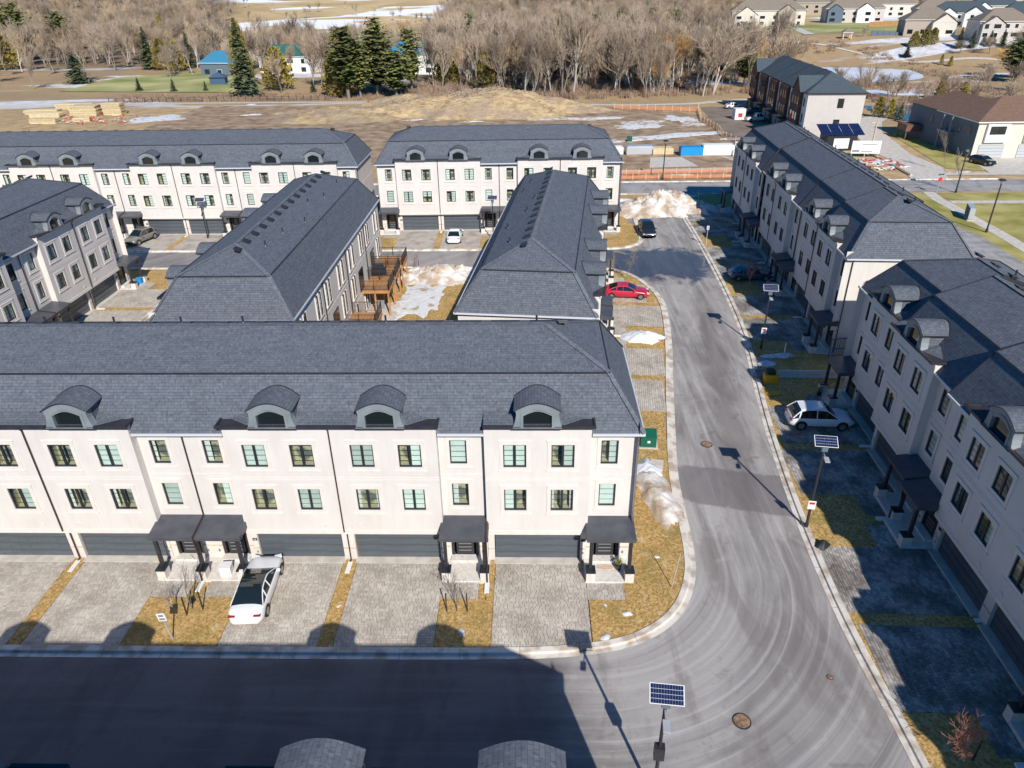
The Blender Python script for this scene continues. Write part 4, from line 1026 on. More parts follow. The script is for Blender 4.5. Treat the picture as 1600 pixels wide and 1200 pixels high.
def sign_post(label, x, y, h, lean=0., w=.42, hh=.5, face=0.):
    t = thing('sign_post', label, 'sign', (x, y, 0.05), face)
    t.rotation_euler = (0, lean, face)
    p = MB(); p.box(-.03,-.03,0,.03,.03,h); p.build('post', 'steel', t)
    p = MB(); p.box(-w/2,-.06,h-hh,w/2,-.035,h); sg = p.build('sign_plate', 'white', t)
    p = MB(); p.box(-w*.3,-.066,h-hh*.42,w*.3,-.061,h-hh*.16); p.box(-w*.36,-.066,h-hh*.85,w*.36,-.061,h-hh*.62); p.build('print', 'grey', sg)
    return t
sign_post('small white parking sign on a leaning post in the front lawn patch', 16.1, -5.5, 1.9, R(-6))
sign_post('narrow white sign on a dark post beside the long wet road', 56.6, 57.3, 2.6, 0, .3, .5)
mb = MB(); mb.tube((0,0,0), (.25,0,2.5), .03, .02, 6); mb.build('marker_stake', 'steel', None, (42.14,-1.7,.05), label='thin pale marker stake standing in the corner lawn', category='stake')
mb = MB(); mb.box(-.25,-.03,0,-.15,.03,1.1); mb.build('marker_stake', 'white', None, (57.3, 27.0, 0), label='short white stake in the shaded lawn between the two right rows', category='stake')
mb = MB(); mb.box(-.03,-.03,0,.03,.03,1.5); mb.build('marker_stake', 'white', None, (60.2, 79.6, 0), label='white stake beside the big roadside snow pile', category='stake')
# stop sign with green street name plate
t = thing('stop_sign', 'red stop sign with a green street name plate at the far street corner', 'sign', (97.7, 82.6, 0), R(12))
mb = MB(); mb.tube((0,0,0), (0,0,3.0), .04, n=6); mb.build('post', 'steel', t)
mb = MB(); mb.face([(math.cos(R(22.5+45*k))*.38, -.05, 2.1+math.sin(R(22.5+45*k))*.38) for k in range(8)]); mb.face([(math.cos(R(22.5+45*k))*.38, -.03, 2.1+math.sin(R(22.5+45*k))*.38) for k in range(8)]); mb.build('stop_plate', 'red', t)
mb = MB(); mb.box(-.5,-.03,2.75,.5,.0,2.98); mb.build('street_plate', 'greenp', t)
# utility boxes
t = thing('transformer_box', 'green enamelled transformer box on a pad beside the front row', 'utility box', (42.85, 12.35, 0), R(-4))
mb = MB(); mb.box(-.7,-.6,.0,.7,.6,.14); mb.build('pad', 'concrete', t)
mb = MB(); mb.box(-.55,-.45,.14,.55,.45,.95); mb.face([(-.57,-.47,.95),(.57,-.47,.95),(.57,.47,1.18),(-.57,.47,1.18)]); mb.face([(-.57,-.47,.95),(-.57,.47,.95),(-.57,.47,1.18)]); mb.face([(.57,-.47,.95),(.57,.47,.95),(.57,.47,1.18)]); mb.build('cabinet', 'greenp', t)
mb = MB(); mb.box(-.08,-.46,.5,.12,-.452,.68); mb.build('sticker', 'white', t)
mb = MB(); mb.box(-.45,-.6,0,.45,.6,.06); mb.build('utility_hatch', 'concrete', None, (43.1, 9.8, .09), R(-12), label='flat pale concrete utility lid in the side lawn', category='lid')
mb = MB(); mb.box(-.5,-.4,0,.5,.4,1.1); mb.box(-.6,-.5,-.05,.6,.5,.1,m=1); mb.build('transformer_box', ['greenp', 'concrete'], None, (55.4,126.9,0), label='small green utility box among the snow of the construction lot', category='utility box')
def manhole(label, x, y, r):
    t = thing('manhole_cover', label, 'manhole cover', (x, y, .004)); m = MB(); n = 24
    m.tube((0,0,-.02), (0,0,.012), r, n=n); m.build('rim', 'tyre', t); m = MB(); m.tube((0,0,-.02), (0,0,.02), r*.86, n=n)
    for k in range(-3, 4):
        m.box(-r*.6, k*r*.2-.015, .02, r*.6, k*r*.2+.015, .028)
    m.build('lid', 'cover', t)
manhole('rusty round manhole cover in the middle of the main road', 47.1, 12.5, .42)
manhole('rusty round manhole cover in the turning area near the bottom right', 43.9, -9.8, .42)
manhole('small valve cover in the road near the right kerb', 48.7, -7.4, .16)
# salt box, lid, barriers, bag
t = thing('salt_box', 'yellow salt box standing open beside the pale barriers', 'salt box', (54.3, 21.75, .06), R(-4))
mb = MB(); mb.box(-.55,-.4,0,.55,.4,.75); mb.build('bin', 'yellow', t); mb = MB(); mb.box(-.32,-.2,.75,.32,.5,1.0); mb.build('lid', 'black', t)
mb = MB(); mb.box(-.55,-.3,0,.55,.3,.06); mb.build('box_lid', 'yellow', None, (54.0, 19.7, .08), R(15), label='yellow flat lid lying on the grass below the salt box', category='lid')
for k in range(4):
    mb = MB(); mb.box(-.82,-.06,0,.82,.06,.62); mb.box(-.82,-.2,-.02,.82,.2,.08)
    mb.build('barrier_panel', 'stone', None, (56.0+k*1.66, 22.6-.05*k, .06), R(-1.7), label='pale low barrier panel in the shaded lawn, %s of the line from the salt box' % ('first','second','third','last')[k], category='barrier', group='pale barrier panels')
mb = MB(); mb.box(-.4,-.35,0,.4,.35,.5); mb.build('utility_box', 'bluesiding', None, (53.7, 22.6, .06), 0, label='dark small utility box at the kerb beside the salt box', category='utility box')
blob('trash_bag', 51.5, 1.7, .5, .34, .4, 'black', .4, 77, 10, kind='thing', label='black trash bag lying on the sunny grass patch by the right kerb', category='trash bag')
t = thing('gate', 'dark metal gate closing the gap between the two shaded rows', 'gate', (60.6, 26.0, 0), R(8))
for k in range(12): mb = MB(); mb.box(.02+k*.2,-.02,.05,.06+k*.2,.02,1.9); mb.build('bar', 'bluesiding', t)
mb = MB(); mb.box(-.04,-.04,0,.04,.04,2.0); mb.box(2.36,-.04,0,2.44,.04,2.0); mb.box(.04,-.03,1.85,2.36,.03,1.95); mb.box(.04,-.03,.9,2.36,.03,.98); mb.build('gate_frame', 'bluesiding', t)
pot_plant('dark potted shrub on the porch floor beside the white sport utility vehicle', 57.4, 19.2, .2, .5); pot_plant('flower pot with white blooms on the corner porch of the front row', 39.35, -.35, .18, .5)
mb = MB(); mb.tube((0,0,0),(0,0,.02), .5, n=20); o = mb.build('door_mat', 'ledge', None, (38.65, -.25, .19), label='oval tan door mat on the corner porch of the front row', category='mat'); o.scale = (1, .42, 1)
mb = MB(); mb.box(-.3,-.25,0,.3,.25,.55); mb.box(-.33,-.28,.55,.33,.28,.6); mb.build('storage_bin', 'white', None, (17.2, -.85, .19), .1, label='small white bin on the paired porch of the front row', category='bin')
for lab, m, x, y in (('blue recycling bin on the end porch of the left row', 'bluep', -9.9, 44.9), ('green bin on the end porch of the left row, beside the blue one', 'greenp', -10.0, 43.8)):
    mb = MB(); mb.box(-.3,-.25,0,.3,.25,.55); mb.box(-.33,-.28,.55,.33,.28,.62); mb.build('recycling_bin', m, None, (x, y, .2), .1, label=lab, category='bin')
t = thing('mailbox_cluster', 'grey community mailbox cluster beside the sidewalk on the right', 'mailbox', (95.3, 68.8, 0), R(70))
mb = MB(); mb.box(-1.6,-.4,.0,1.6,.4,.15); mb.build('pad', 'concrete', t); mb = MB(); mb.box(-1.5,-.33,.3,1.5,.33,1.75); mb.box(-1.4,-.2,.15,1.4,.2,.3); mb.build('cabinet', 'steel', t)
for k in range(4): mb = MB(); mb.box(-1.42+k*.72, .33, .4, -.78+k*.72, .36, 1.65); mb.build('mail_door', 'bluesiding', t)

# ------------------------------------------------------------------ vehicles
def vehicle(label, kind, paint, x, y, heading, L, Wd, H, z=.08, name='parked_car', cat='car', pan=False, hatch=False):
    """local +x = front; built from cross sections"""
    t = thing(name, label, cat, (x, y, z), heading)
    suv = kind in ('suv',); pick = kind == 'pickup'
    n = 30; hw = Wd/2; gc = .2 if not suv and not pick else .26
    def zt(u):      # belt / hood height over u in 0..1 rear->front
        if pick: pts = [(0,.86),(.02,.98),(.42,1.0),(.43,1.05),(.7,1.08),(.74,1.1),(.93,1.0),(1,.78)]
        elif suv: pts = [(0,.62),(.03,.98),(.1,1.04),(.66,1.02),(.72,1.02),(.92,.90),(.98,.74),(1,.5)]
        else: pts = [(0,.58),(.025,.86),(.05,.97),(.18,.98),(.62,.94),(.7,.93),(.9,.80),(.975,.66),(1,.45)]
        for (a, b), (c, d) in zip(pts, pts[1:]):
            if a <= u <= c: return b+(d-b)*(u-a)/(c-a)
        return pts[-1][1]
    def wf(u):
        e = 1-.07*max(0, (u-.6)/.4)**2-.20*max(0, (u-.88)/.12)**2.6 - .05*max(0, (.3-u)/.3)**2-.15*max(0, (.08-u)/.08)**2; return hw*e
    rows = []
    us = [0, .012, .03, .06] + [.1+.8*i/20 for i in range(21)] + [.93, .96, .985, 1]
    for u in us:
        X = -L/2+L*u; w = wf(u); T = zt(u); zb = gc+.12*max(0, (u-.93)/.07)+.1*max(0, (.05-u)/.05)
        k = [(0, zb), (w*.80, zb), (w*.97, zb+.12), (w, zb+(T-zb)*.45), (w*.985, T-.16), (w*.93, T-.04), (w*.80, T), (w*.4, T+.025), (0, T+.03)]
        rows.append([(X, -p, q) for p, q in k] + [(X, p, q) for p, q in reversed(k[:-1])])
    b = MB(); b.grid(rows); b.face(rows[0]); b.face(rows[-1]); b.build('body', paint, t, smooth=True)
    # cabin: glass loft then roof panel
    if pick: c = [(.40,1.05),(.435,H-.06),(.62,H),(.745,1.08)]
    elif suv: c = [(.03,1.0),(.15,H-.09),(.4,H),(.55,H-.05),(.73,1.0)]
    else: c = [(.10 if not pan else .13,.96),(.29,H-.06),(.42,H),(.53,H-.04),(.715,.93)]
    cc = []
    for k in range(len(c)-1):
        p1 = c[k]; p2 = c[k+1]
        for q in range(4):
            a = q/4.; cc.append((p1[0]+(p2[0]-p1[0])*a, p1[1]+(p2[1]-p1[1])*a+math.sin(PI*a)*.025))
    cc.append(c[-1]); iR0, iR1 = 4, len(cc)-5
    g = MB(); rows = []
    for u, zz in cc:
        X = -L/2+L*u; w0 = hw*.93; base = zt(u)-.05; frac = (zz-base)/(H-base) if H > base else 0
        w1 = w0-(w0*.24)*max(0, frac)
        rows.append([(X, -w0, base), (X, -w1, zz-.06*frac), (X, -w1*.84, zz), (X, w1*.84, zz), (X, w1, zz-.06*frac), (X, w0, base)])
    g.grid(rows); g.face(rows[0]); g.face(rows[-1]); g.build('cabin_glass', 'darkglass', t, smooth=False)
    rr = MB(); R_ = rows[iR0:iR1+1]
    top = []
    for r in R_: top.append([(p[0], p[1]*1.0, p[2]+.018) for p in r[1:5]])
    if not pan: rr.grid(top)
    for side in (0, 1):       # pillars and side rails
        pts = rows
        for ra, rb in zip(pts, pts[1:]):
            a = Vector(ra[1] if side == 0 else ra[4]); c_ = Vector(rb[1] if side == 0 else rb[4]); rr.tube(a, c_, .03 if pan else .045, n=5)
        for ra in R_[len(R_)//2:len(R_)//2+1]:
            a = Vector(ra[1] if side == 0 else ra[4]); q = Vector(ra[0] if side == 0 else ra[5]); rr.tube(a, q, .04, n=5)
        a = Vector(R_[0][1] if side == 0 else R_[0][4]); q = Vector(R_[0][0] if side == 0 else R_[0][5]); rr.tube(a, q+Vector((-.12,0,0)), .04 if pan else .07, n=5)
    rr.build('roof', paint, t)
    wr = .33 if not suv and not pick else .37
    for ux in (.175, .815):
        for s in (-1, 1):
            X = -L/2+L*ux; wx = hw-.10
            w_ = MB(); w_.tube((X, s*(wx-.12), wr), (X, s*(wx+.105), wr), wr, n=20); wo = w_.build('wheel', 'tyre', t)
            w_ = MB(); w_.tube((X, s*(wx+.10), wr), (X, s*(wx+.118), wr), wr*.64, n=14)
            w_.build('rim', 'rim', wo)
            a_ = MB(); P = []
            for k in range(13):
                an = PI*k/12; P.append((X+math.cos(an)*(wr+.06), wr+math.sin(an)*(wr+.06)))
            for (xa, za), (xb, zb2) in zip(P, P[1:]): a_.face([(xa, s*(hw+.004), za), (xb, s*(hw+.004), zb2), (X, s*(hw+.004), wr)])
            a_.build('wheel_arch', 'black', t)
    for s in (-1, 1):
        m_ = MB(); m_.obox((-L/2+.10, s*hw*.70, .80), Vector((1,0,0)), Vector((0,1,0)), Vector((0,0,1)), .09, hw*.19, .035); m_.build('tail_light', 'tail', t)
        m_ = MB(); m_.obox((L/2-.17, s*hw*.66, .66), Vector((1,-s*.35,0)).normalized(), Vector((s*.35,1,0)).normalized(), Vector((0,0,1)), .10, .19, .06); m_.build('headlight', 'head', t)
        m_ = MB(); m_.obox((-L/2+L*.665, s*(hw+.09), .98), Vector((1,0,0)), Vector((0,1,0)), Vector((0,0,1)), .07, .10, .06); m_.build('mirror', paint, t)
    m_ = MB(); m_.box(L/2-.08, -.32, .42, L/2+.012, .32, .62); m_.build('grille', 'black', t)
    m_ = MB(); m_.box(-L/2-.012, -.26, .52, -L/2+.03, .26, .64); m_.build('licence_plate', 'white', t)
    if pick:
        m_ = MB(); m_.box(-L/2+.1, -hw+.12, .98, -L/2+L*.39, hw-.12, 1.01); m_.build('cargo_bed', 'black', t)
    return t
vehicle('white sedan with a full glass roof parked askew before the front row', 'sedan', 'cwhite', 19.5, -2.35, R(93.5), 4.8, 1.86, 1.43, pan=True)
vehicle('white sedan parked nose in before the back centre row', 'sedan', 'cwhite', 24.55, 60.6, R(90), 4.7, 1.82, 1.43)
vehicle('bronze grey sport utility vehicle parked nose out before the back left row', 'suv', 'cgrey', -17.2, 60.6, R(-106), 4.6, 1.86, 1.66)
vehicle('black sport utility vehicle parked on the road beside the snow pile', 'suv', 'cblack', 49.9, 62.6, R(-90), 4.8, 1.92, 1.68, z=.02)
vehicle('red sedan parked beside the corner lawn of the row it faces away from', 'sedan', 'cred', 44.6, 40.6, R(-6), 4.7, 1.84, 1.4)
vehicle('dark blue car parked in the shade before the farther right row', 'sedan', 'cblue', 59.0, 45.6, R(0), 4.7, 1.84, 1.42)
vehicle('white sport utility vehicle parked nose in on a shaded driveway', 'suv', 'cwhite', 55.9, 15.1, R(-3), 4.6, 1.9, 1.66)
vehicle('black car parked before the brown roofed house', 'suv', 'cblack', 115.3, 102.3, R(-70), 4.6, 1.86, 1.5)
vehicle('white and teal looking pickup truck parked on the gravel by the far dark row', 'pickup', 'cwhite', 88.7, 151.2, R(8), 5.8, 2.0, 1.85, name='pickup_truck', cat='pickup truck')
vehicle('white small car farthest along the gravel by the far dark row', 'sedan', 'cwhite', 88.2, 171.5, R(5), 4.6, 1.85, 1.45)
vehicle('teal car parked between the far white car and the pickup truck', 'sedan', 'cteal', 91.8, 163.5, R(5), 4.6, 1.85, 1.45)
mb = MB(); mb.box(-1.3,-1.1,0,1.3,1.1,2.5); mb.box(-.5,-1.12,.6,.5,-1.1,1.5,m=1); mb.build('storage_container', ['white', 'red'], None, (85.2, 154.6, 0), R(5), label='white box container standing beside the pickup truck', category='container')

# ------------------------------------------------------------------ trees
def bare_tree(seed, h, spread=.5, levels=4, kids=(5,5,4,3), up=.55, trunkr=.16, twig=.02, lean=.0, multi=1, droop=0.):
    rg = random.Random(seed); tr, cr = MB(), MB()
    def limb(p, d, L, r, lv):
        n = 3 if lv < 2 else 2; q = p; dd = d
        pts = [p]
        for k in range(n):
            dd = (dd + Vector((rg.uniform(-1,1), rg.uniform(-1,1), rg.uniform(-.4,.6)+up*.25))*.16).normalized()
            if droop and lv >= 2: dd = (dd + Vector((0,0,-droop))).normalized()
            q = q+dd*(L/n); pts.append(q)
        tgt = tr if lv < 2 else cr
        for k in range(n):
            ra = r*(1-k/n*.55); rb = r*(1-(k+1)/n*.55)
            tgt.tube(pts[k], pts[k+1], max(ra, twig), max(rb, twig*.7), 5 if lv == 0 else 3, caps=False)
        if lv >= levels: return
        for j in range(kids[lv]):
            f = rg.uniform(.3 if lv == 0 else .2, 1.) if j else 1.
            seg = min(n-1, int(f*n)); base = pts[seg].lerp(pts[seg+1], f*n-seg if f < 1 else 1)
            a = rg.random()*2*PI; sp = spread*rg.uniform(.6, 1.3)*(1.2 if lv == 0 else 1)
            w = dd.orthogonal().normalized(); w2 = dd.cross(w); out = w*math.cos(a)+w2*math.sin(a)
            nd_ = (dd*.9 + out*sp + Vector((0,0,up*.5))).normalized()
            limb(base, nd_, L*rg.uniform(.48, .72)*(1 if lv else .85), r*.52, lv+1)
    for k in range(multi):
        d0 = Vector((rg.uniform(-1,1)*(.05+.2*(multi > 1)), rg.uniform(-1,1)*(.05+.2*(multi > 1)), 1)).normalized()
        limb(Vector((0,0,-.1)), d0, h*.52, trunkr, 0)
    return tr, cr
TV = []
for k, (h, sp, mu, r, kd) in enumerate(((13,.5,1,.2,(8,6,5,4)), (15,.38,1,.2,(9,6,5,4)), (11,.62,2,.15,(6,5,5,4)), (14,.45,1,.22,(9,7,5,3)), (10,.55,1,.14,(7,6,5,4)), (16,.33,2,.17,(6,6,5,3)))):
    a, b = bare_tree(100+k, h, sp, 4, kd, trunkr=r, twig=.024, multi=mu)
    TV.append((a.mesh('trunk', 'bark'), {m: None for m in ()}, b, h, a))
TMESH = []
for k, (tm, _, b, h, a) in enumerate(TV):
    d = {}
    for m in ('twigG', 'twigR', 'twigW'): 
        d[m] = b.mesh('twigs', m)
    TMESH.append((tm, a.mesh('trunk', 'barkpale'), d, h))
def place_bare(k, x, y, h, label, twig='twigG', pale=False, group=None, rz=None, name='bare_tree', wide=1.):
    tm, tp, d, hh = TMESH[k]; s = h/hh/.98
    t = thing(name, label, 'tree', (x, y, hgt(x, y)), rnd.random()*6.28 if rz is None else rz, group)
    t.scale = (s*wide, s*wide, s)
    ob('trunk', tp if pale else tm, t); ob('crown', d[twig], t)
    return t
def conifer(seed, h, w, kind, dens=1.):
    rg = random.Random(seed); tr = MB(); tr.tube((0,0,-.2), (0,0,h*.96), .02*h+.05, .03, 6); cr = MB()
    if kind in ('spruce', 'pine'):
        nl = int(h*1.8*dens)+6
        for l in range(nl):
            f = l/nl; z = h*(.1 if kind == 'spruce' else .2) + h*(.9 if kind == 'spruce' else .8)*f
            prof = (1-f)**.85 if kind == 'spruce' else (math.sin(PI*min(1, (1-f)*.75+.12)))*(.75+.25*rg.random())
            r = w/2*prof+.15; nb = max(4, int(7+6*(1-f)))
            for j in range(nb):
                a = rg.random()*2*PI; rr = r*rg.uniform(.7, 1.12); dz = (-.22 if kind == 'spruce' else .12)*rr
                d = Vector((math.cos(a), math.sin(a), 0)); sde = Vector((-d.y, d.x, 0))
                for q in range(5):
                    t0 = (q+rg.random())/5; c = d*rr*t0 + Vector((0,0,z+dz*t0+rg.uniform(-.12,.12)*h/12))
                    s = (.30+.5*(1-t0))*rr**.5*.80
                    e = (sde*rg.uniform(.6,1.1)+Vector((0,0,rg.uniform(-.35,.35))))*s; g = (d*rg.uniform(.7,1.3)+Vector((0,0,rg.uniform(-.5,.15))))*s
                    cr.face([c-e, c+e*.2+g*.3, c+g]); cr.face([c+e, c+g*.8, c-e*.2-g*.2])
    else:
        N = int(900*dens)
        for k in range(N):
            f = rg.random()**.8; z = h*(.03+.95*f); pr = (1-f)**.62*min(1, .55+f*3) if kind == 'cedar' else math.sin(PI*min(1,f*.9+.08))
            a = rg.random()*2*PI; rr = w/2*pr*(rg.random()**.35)*(1+.18*math.sin(a*3+seed)+.1*math.sin(f*14+a*2))
            c = Vector((math.cos(a)*rr, math.sin(a)*rr, z)); s = h*.06*rg.uniform(.6, 1.4)
            e = Vector((rg.uniform(-1,1), rg.uniform(-1,1), rg.uniform(-.2,.2)))*s*.6; g = Vector((math.cos(a)*.4+rg.uniform(-.3,.3), math.sin(a)*.4+rg.uniform(-.3,.3), 1))*s*1.2
            cr.face([c-e, c+e, c+g])
    return tr, cr
CM = {}
for kd, wv in (('spruce', 7.), ('pine', 9.), ('cedar', 6.5)):
    for v in range(3):
        a, b = conifer(v*7+3, 14., wv*(1+.12*v), kd)
        CM[(kd, v)] = (a.mesh('trunk', 'bark'), b.mesh('crown', kd))
def place_con(kind, v, x, y, h, w, label, group=None):
    a, b = CM[(kind, v)]; bw = {'spruce': 7., 'pine': 9., 'cedar': 6.5}[kind]*(1+.12*v)
    t = thing({'spruce': 'spruce_tree', 'pine': 'pine_tree', 'cedar': 'cedar_tree'}[kind], label, 'tree', (x, y, hgt(x, y)), rnd.random()*6.28, group)
    t.scale = (w/bw, w/bw, h/14.); ob('trunk', a, t); ob('crown', b, t); return t
for a in (
 ('spruce',0,-129.2,302,16.8,10,'tall dark spruce at the left end of the green lawn'),
 ('cedar',0,-121.5,298,11.6,10,'olive cedar close right of the tall spruce on the green lawn'),
 ('cedar',1,-112.5,291,11.1,9,'second olive cedar on the green lawn, before the small blue hut'),
 ('spruce',1,-113.2,306,14.5,7,'slim spruce behind the olive cedars of the green lawn'),
 ('spruce',2,-55,209,22.5,11.5,'biggest spruce of the treeline, left of the grass field fence end'),
 ('cedar',2,-61,226,20,9,'tall yellowish cedar behind the biggest spruce'),
 ('cedar',1,-49.2,224.5,12.6,12,'broad round topped cedar before the green roofed house'),
 ('cedar',0,-38,262,14,12,'tall cedar right of the green roofed house'),
 ('spruce',0,-96,400,15,8,'spruce sticking up behind the green roofed house'),
 ('pine',0,-20.2,198.8,19.8,15,'large dark pine, leftmost of the central pine group'),
 ('pine',1,-12.7,206,17,16,'spreading pine in the middle of the central pine group'),
 ('pine',2,-13.,212,21.5,13,'tallest pine rising behind the central pine group'),
 ('pine',1,-6.5,203,13,14,'low wide pine at the right of the central pine group'),
 ('pine',2,-17,201,15,12,'dark pine filling the gap inside the central pine group'),
 ('cedar',1,-23,203,9,8,'low olive cedar at the foot of the leftmost pine'),
 ('pine',0,-3.2,214,18.4,11,'yellow green pine standing alone before the white house'),
 ('pine',2,9,300,20,10,'dark pine behind the white house'),
 ('cedar',1,6.5,231,9.9,11,'round cedar right of the white house'),
 ('cedar',2,19.7,218,11.5,9,'olive cedar among the bare trees, right of the white house'),
 ('spruce',1,3,270,14,7,'thin spruce behind the round cedar'),
 ('cedar',0,-26,207,12,8,'brownish cedar at the left foot of the pine group'),
 ('spruce',2,-131.9,251,11,11,'dark spruce beside the far left path'),
 ('pine',2,-215,352,26,16,'dark pine at the left edge, nearer one'),
 ('pine',1,-190,345,22,15,'dark pine at the left edge, right of the others'),
 ('pine',0,-262,410,27,18,'dark pine at the far left edge'),
 ('spruce',0,-97.3,225.7,4.3,2.8,'small spruce on the green lawn, leftmost of three'),
 ('spruce',1,-84.2,222.8,4.2,2.8,'small spruce on the green lawn, middle of three'),
 ('spruce',2,-73.7,223.5,3.2,2.2,'small spruce on the green lawn, rightmost of three'),
 ('spruce',0,-34.8,213.4,4.3,3.,'small bluish spruce below the bare trees'),
 ('cedar',0,119,155.2,4.6,3.0,'small cedar by the curved path, leftmost of the trio'),
 ('cedar',1,120.9,153,4.4,2.8,'small cedar by the curved path, middle of the trio'),
 ('spruce',1,122.4,151.,4.0,2.6,'small cedar by the curved path, rightmost of the trio'),
 ('cedar',2,122.6,144.8,4.6,2.4,'narrow yellow cedar beside the open water'),
 ('cedar',1,148.3,184.4,5,4.,'cedar behind the brown roofed house, left one'),('cedar',0,153,182,4.6,3.4,'cedar behind the brown roofed house, right one'),
 ('pine',1,190,221,13,14,'large bushy pine at the right edge'),('pine',0,196,232,12,13,'second bushy pine at the right edge, behind the first'),
 ('cedar',0,188,289,5.6,5,'round cedar on the slope below the far houses, left'),('cedar',1,191.5,288.5,6.2,5,'yellowish cedar on the slope below the far houses'),('cedar',2,195,289,6.,5.6,'bright cedar on the slope below the far houses'),
 ('spruce',0,181.7,279.7,4.,4.6,'low dark evergreen by the pond path'),
 ('spruce',1,202,281.9,7.6,4.6,'dark spruce before the far tan house'),('spruce',2,206.3,280.4,6.4,4.6,'second dark spruce before the far tan house'),('spruce',0,212.4,279.8,5.6,4.2,'dark spruce before the far brown house'),('spruce',1,216.4,278.2,6,4,'rightmost dark spruce before the far brown house'),
 ('cedar',2,188.9,266.4,3.8,1.9,'thin golden cedar on the pond bank, left'),('cedar',1,190.8,263.4,3.6,2.1,'thin golden cedar on the pond bank, right'),
 ('pine',2,100,240,15,11,'dull green pine in the wood near the far dark row'),('pine',1,112,262,17,13,'dull green pine high in the wood near the pond'),('pine',0,62,300,19,14,'dull green pine deep in the wood'),('pine',1,104,222,12,10,'dull green pine at the right edge of the wood'),
): place_con(*a)
# wood of bare trees behind the construction lot
WG = 'bare trees of the wood behind the construction lot'
wl = 'bare deciduous tree of the dense wood behind the construction lot'
rw = random.Random(21); cnt = 0
def inwood(x, y):
    return not (118 < x < 260 and 140 < y < 420)
while cnt < 150:
    y = 196+ (rw.random()**1.3)*120; u = rw.random()
    x = (-2+u*112)*(1+(y-196)/420) + (y-196)*.02
    if not inwood(x, y) or (x > 92 and y < 205): continue
    if x < 20 and y < 260 and rw.random() < .8: continue
    front = y < 225
    hgt_ = rw.uniform(11, 18) if rw.random() < .7 else rw.uniform(17, 22)
    tw_ = rw.choice(('twigG','twigG','twigR')); pl_ = rw.random() < .35
    lb = '%s bare tree with %s bark, %s twigs, %s of the wood' % ('tall' if hgt_ > 14.5 else 'low', 'pale' if pl_ else 'grey', 'grey' if tw_ == 'twigG' else 'reddish', 'at the front' if y < 212 else ('in the middle' if y < 250 else 'at the back'))
    place_bare(rw.randrange(6), x, y, hgt_, lb, tw_, pl_, WG, wide=rw.uniform(.85, 1.25)); cnt += 1
ORD = ('first','second','third','fourth','fifth','sixth','seventh','eighth','ninth','tenth','eleventh','twelfth','thirteenth','fourteenth','fifteenth','sixteenth','seventeenth')
for k, (x, y, h) in enumerate(sorted(((47.3,200,22.5),(35.8,214,19),(33,200,17),(60,203,18),(71,204,20),(92,218,19),(86,204,16),(66,210,21),(103,228,19)), key=lambda p: (p[0]-34)/(p[1]+31))):
    place_bare(rw.choice((1,3,5)), x, y, h, 'tall pale barked bare tree at the front of the wood, %s from the left' % ORD[k], 'twigG', True, 'pale tall trees at the front of the wood')
place_bare(2, 79.1, 212, 17, 'orange twigged willow at the front of the wood', 'twigW', True, wide=1.2); place_bare(4, 75.5, 205, 9, 'low orange twigged willow below the tall one', 'twigW', True, wide=1.3)
place_bare(2, 118, 250, 13, 'orange willow at the wood edge beside the pond', 'twigW', True, wide=1.3); place_bare(0, -38, 420, 14, 'yellow willow in the open country beyond the pines', 'twigW', True, wide=1.3)
# left and centre bare trees
cnt = 0; LG = 'bare trees left of and behind the pine group'
while cnt < 95:
    x = rw.uniform(-300, 10); y = 212+(rw.random()**1.3)*240
    px = x/(y+30)
    if px < -.86: continue
    if -128 < x < -56 and 210 < y < 318: continue
    if y > 330 and -.17 < px < .07 and rw.random() < .9: continue
    if x > -60 and y < 250 and rw.random() < .6: continue
    h_ = rw.uniform(10, 19); tw_ = rw.choice(('twigG','twigR','twigG')); pl_ = rw.random() < .35
    lb = '%s bare tree, %s bark, %s twigs, %s' % ('tall' if h_ > 14.5 else 'low', 'pale' if pl_ else 'grey', 'grey' if tw_ == 'twigG' else 'reddish', 'left of the green lawn' if x < -120 else ('behind the green lawn' if x < -50 else 'behind the pines'))
    place_bare(rw.randrange(6), x, y, h_, lb, tw_, pl_, LG); cnt += 1
for k, (x, y, h) in enumerate(sorted(((-39.9,232,17),(-36,228,14),(-93,292,19.5),(-86,290,15),(-30,240,13)), key=lambda p: (p[0]-34)/(p[1]+31))): place_bare(0 if h > 15 else 4, x, y, h, 'broad bare tree with a dense rounded crown left of the pines, %s from the left' % ORD[k], 'twigR', False, 'broad bare trees near the pines', wide=1.35)
for k, (x, y, h) in enumerate(sorted(((123,178,7),(128,186,8),(134,183,7),(141,178,6),(132,196,8),(139,190,7),(146,176,6.5),(152,191,7),(160,187,7.5),(168,196,8),(176,200,8),(126,198,8),(150,170,5),(160,172,6),(172,186,7),(181,196,8),(120,186,6)), key=lambda p: (p[0]-34)/(p[1]+31))):
    place_bare(rw.randrange(6), x, y, h, 'low bare tree between pond and brown roofed house, %s from the left' % ORD[k], rw.choice(('twigG','twigR')), False, 'low bare trees by the pond', wide=1.3)
for k, (x, y, h) in enumerate(sorted(((200,276,5),(209,272,6),(219,272,7),(226,276,7),(150,318,6),(143,322,5),(176,310,4),(225,262,8),(214,262,6)), key=lambda p: (p[0]-34)/(p[1]+31))): place_bare(2, x, y, h, 'bare bush on the bank below the far houses, %s from the left' % ORD[k], 'twigR', False, 'bare bushes below the far houses', wide=1.4)
place_bare(2, 205, 254, 7, 'pale orange bush on the bank near the right edge', 'twigW', True, wide=1.4)
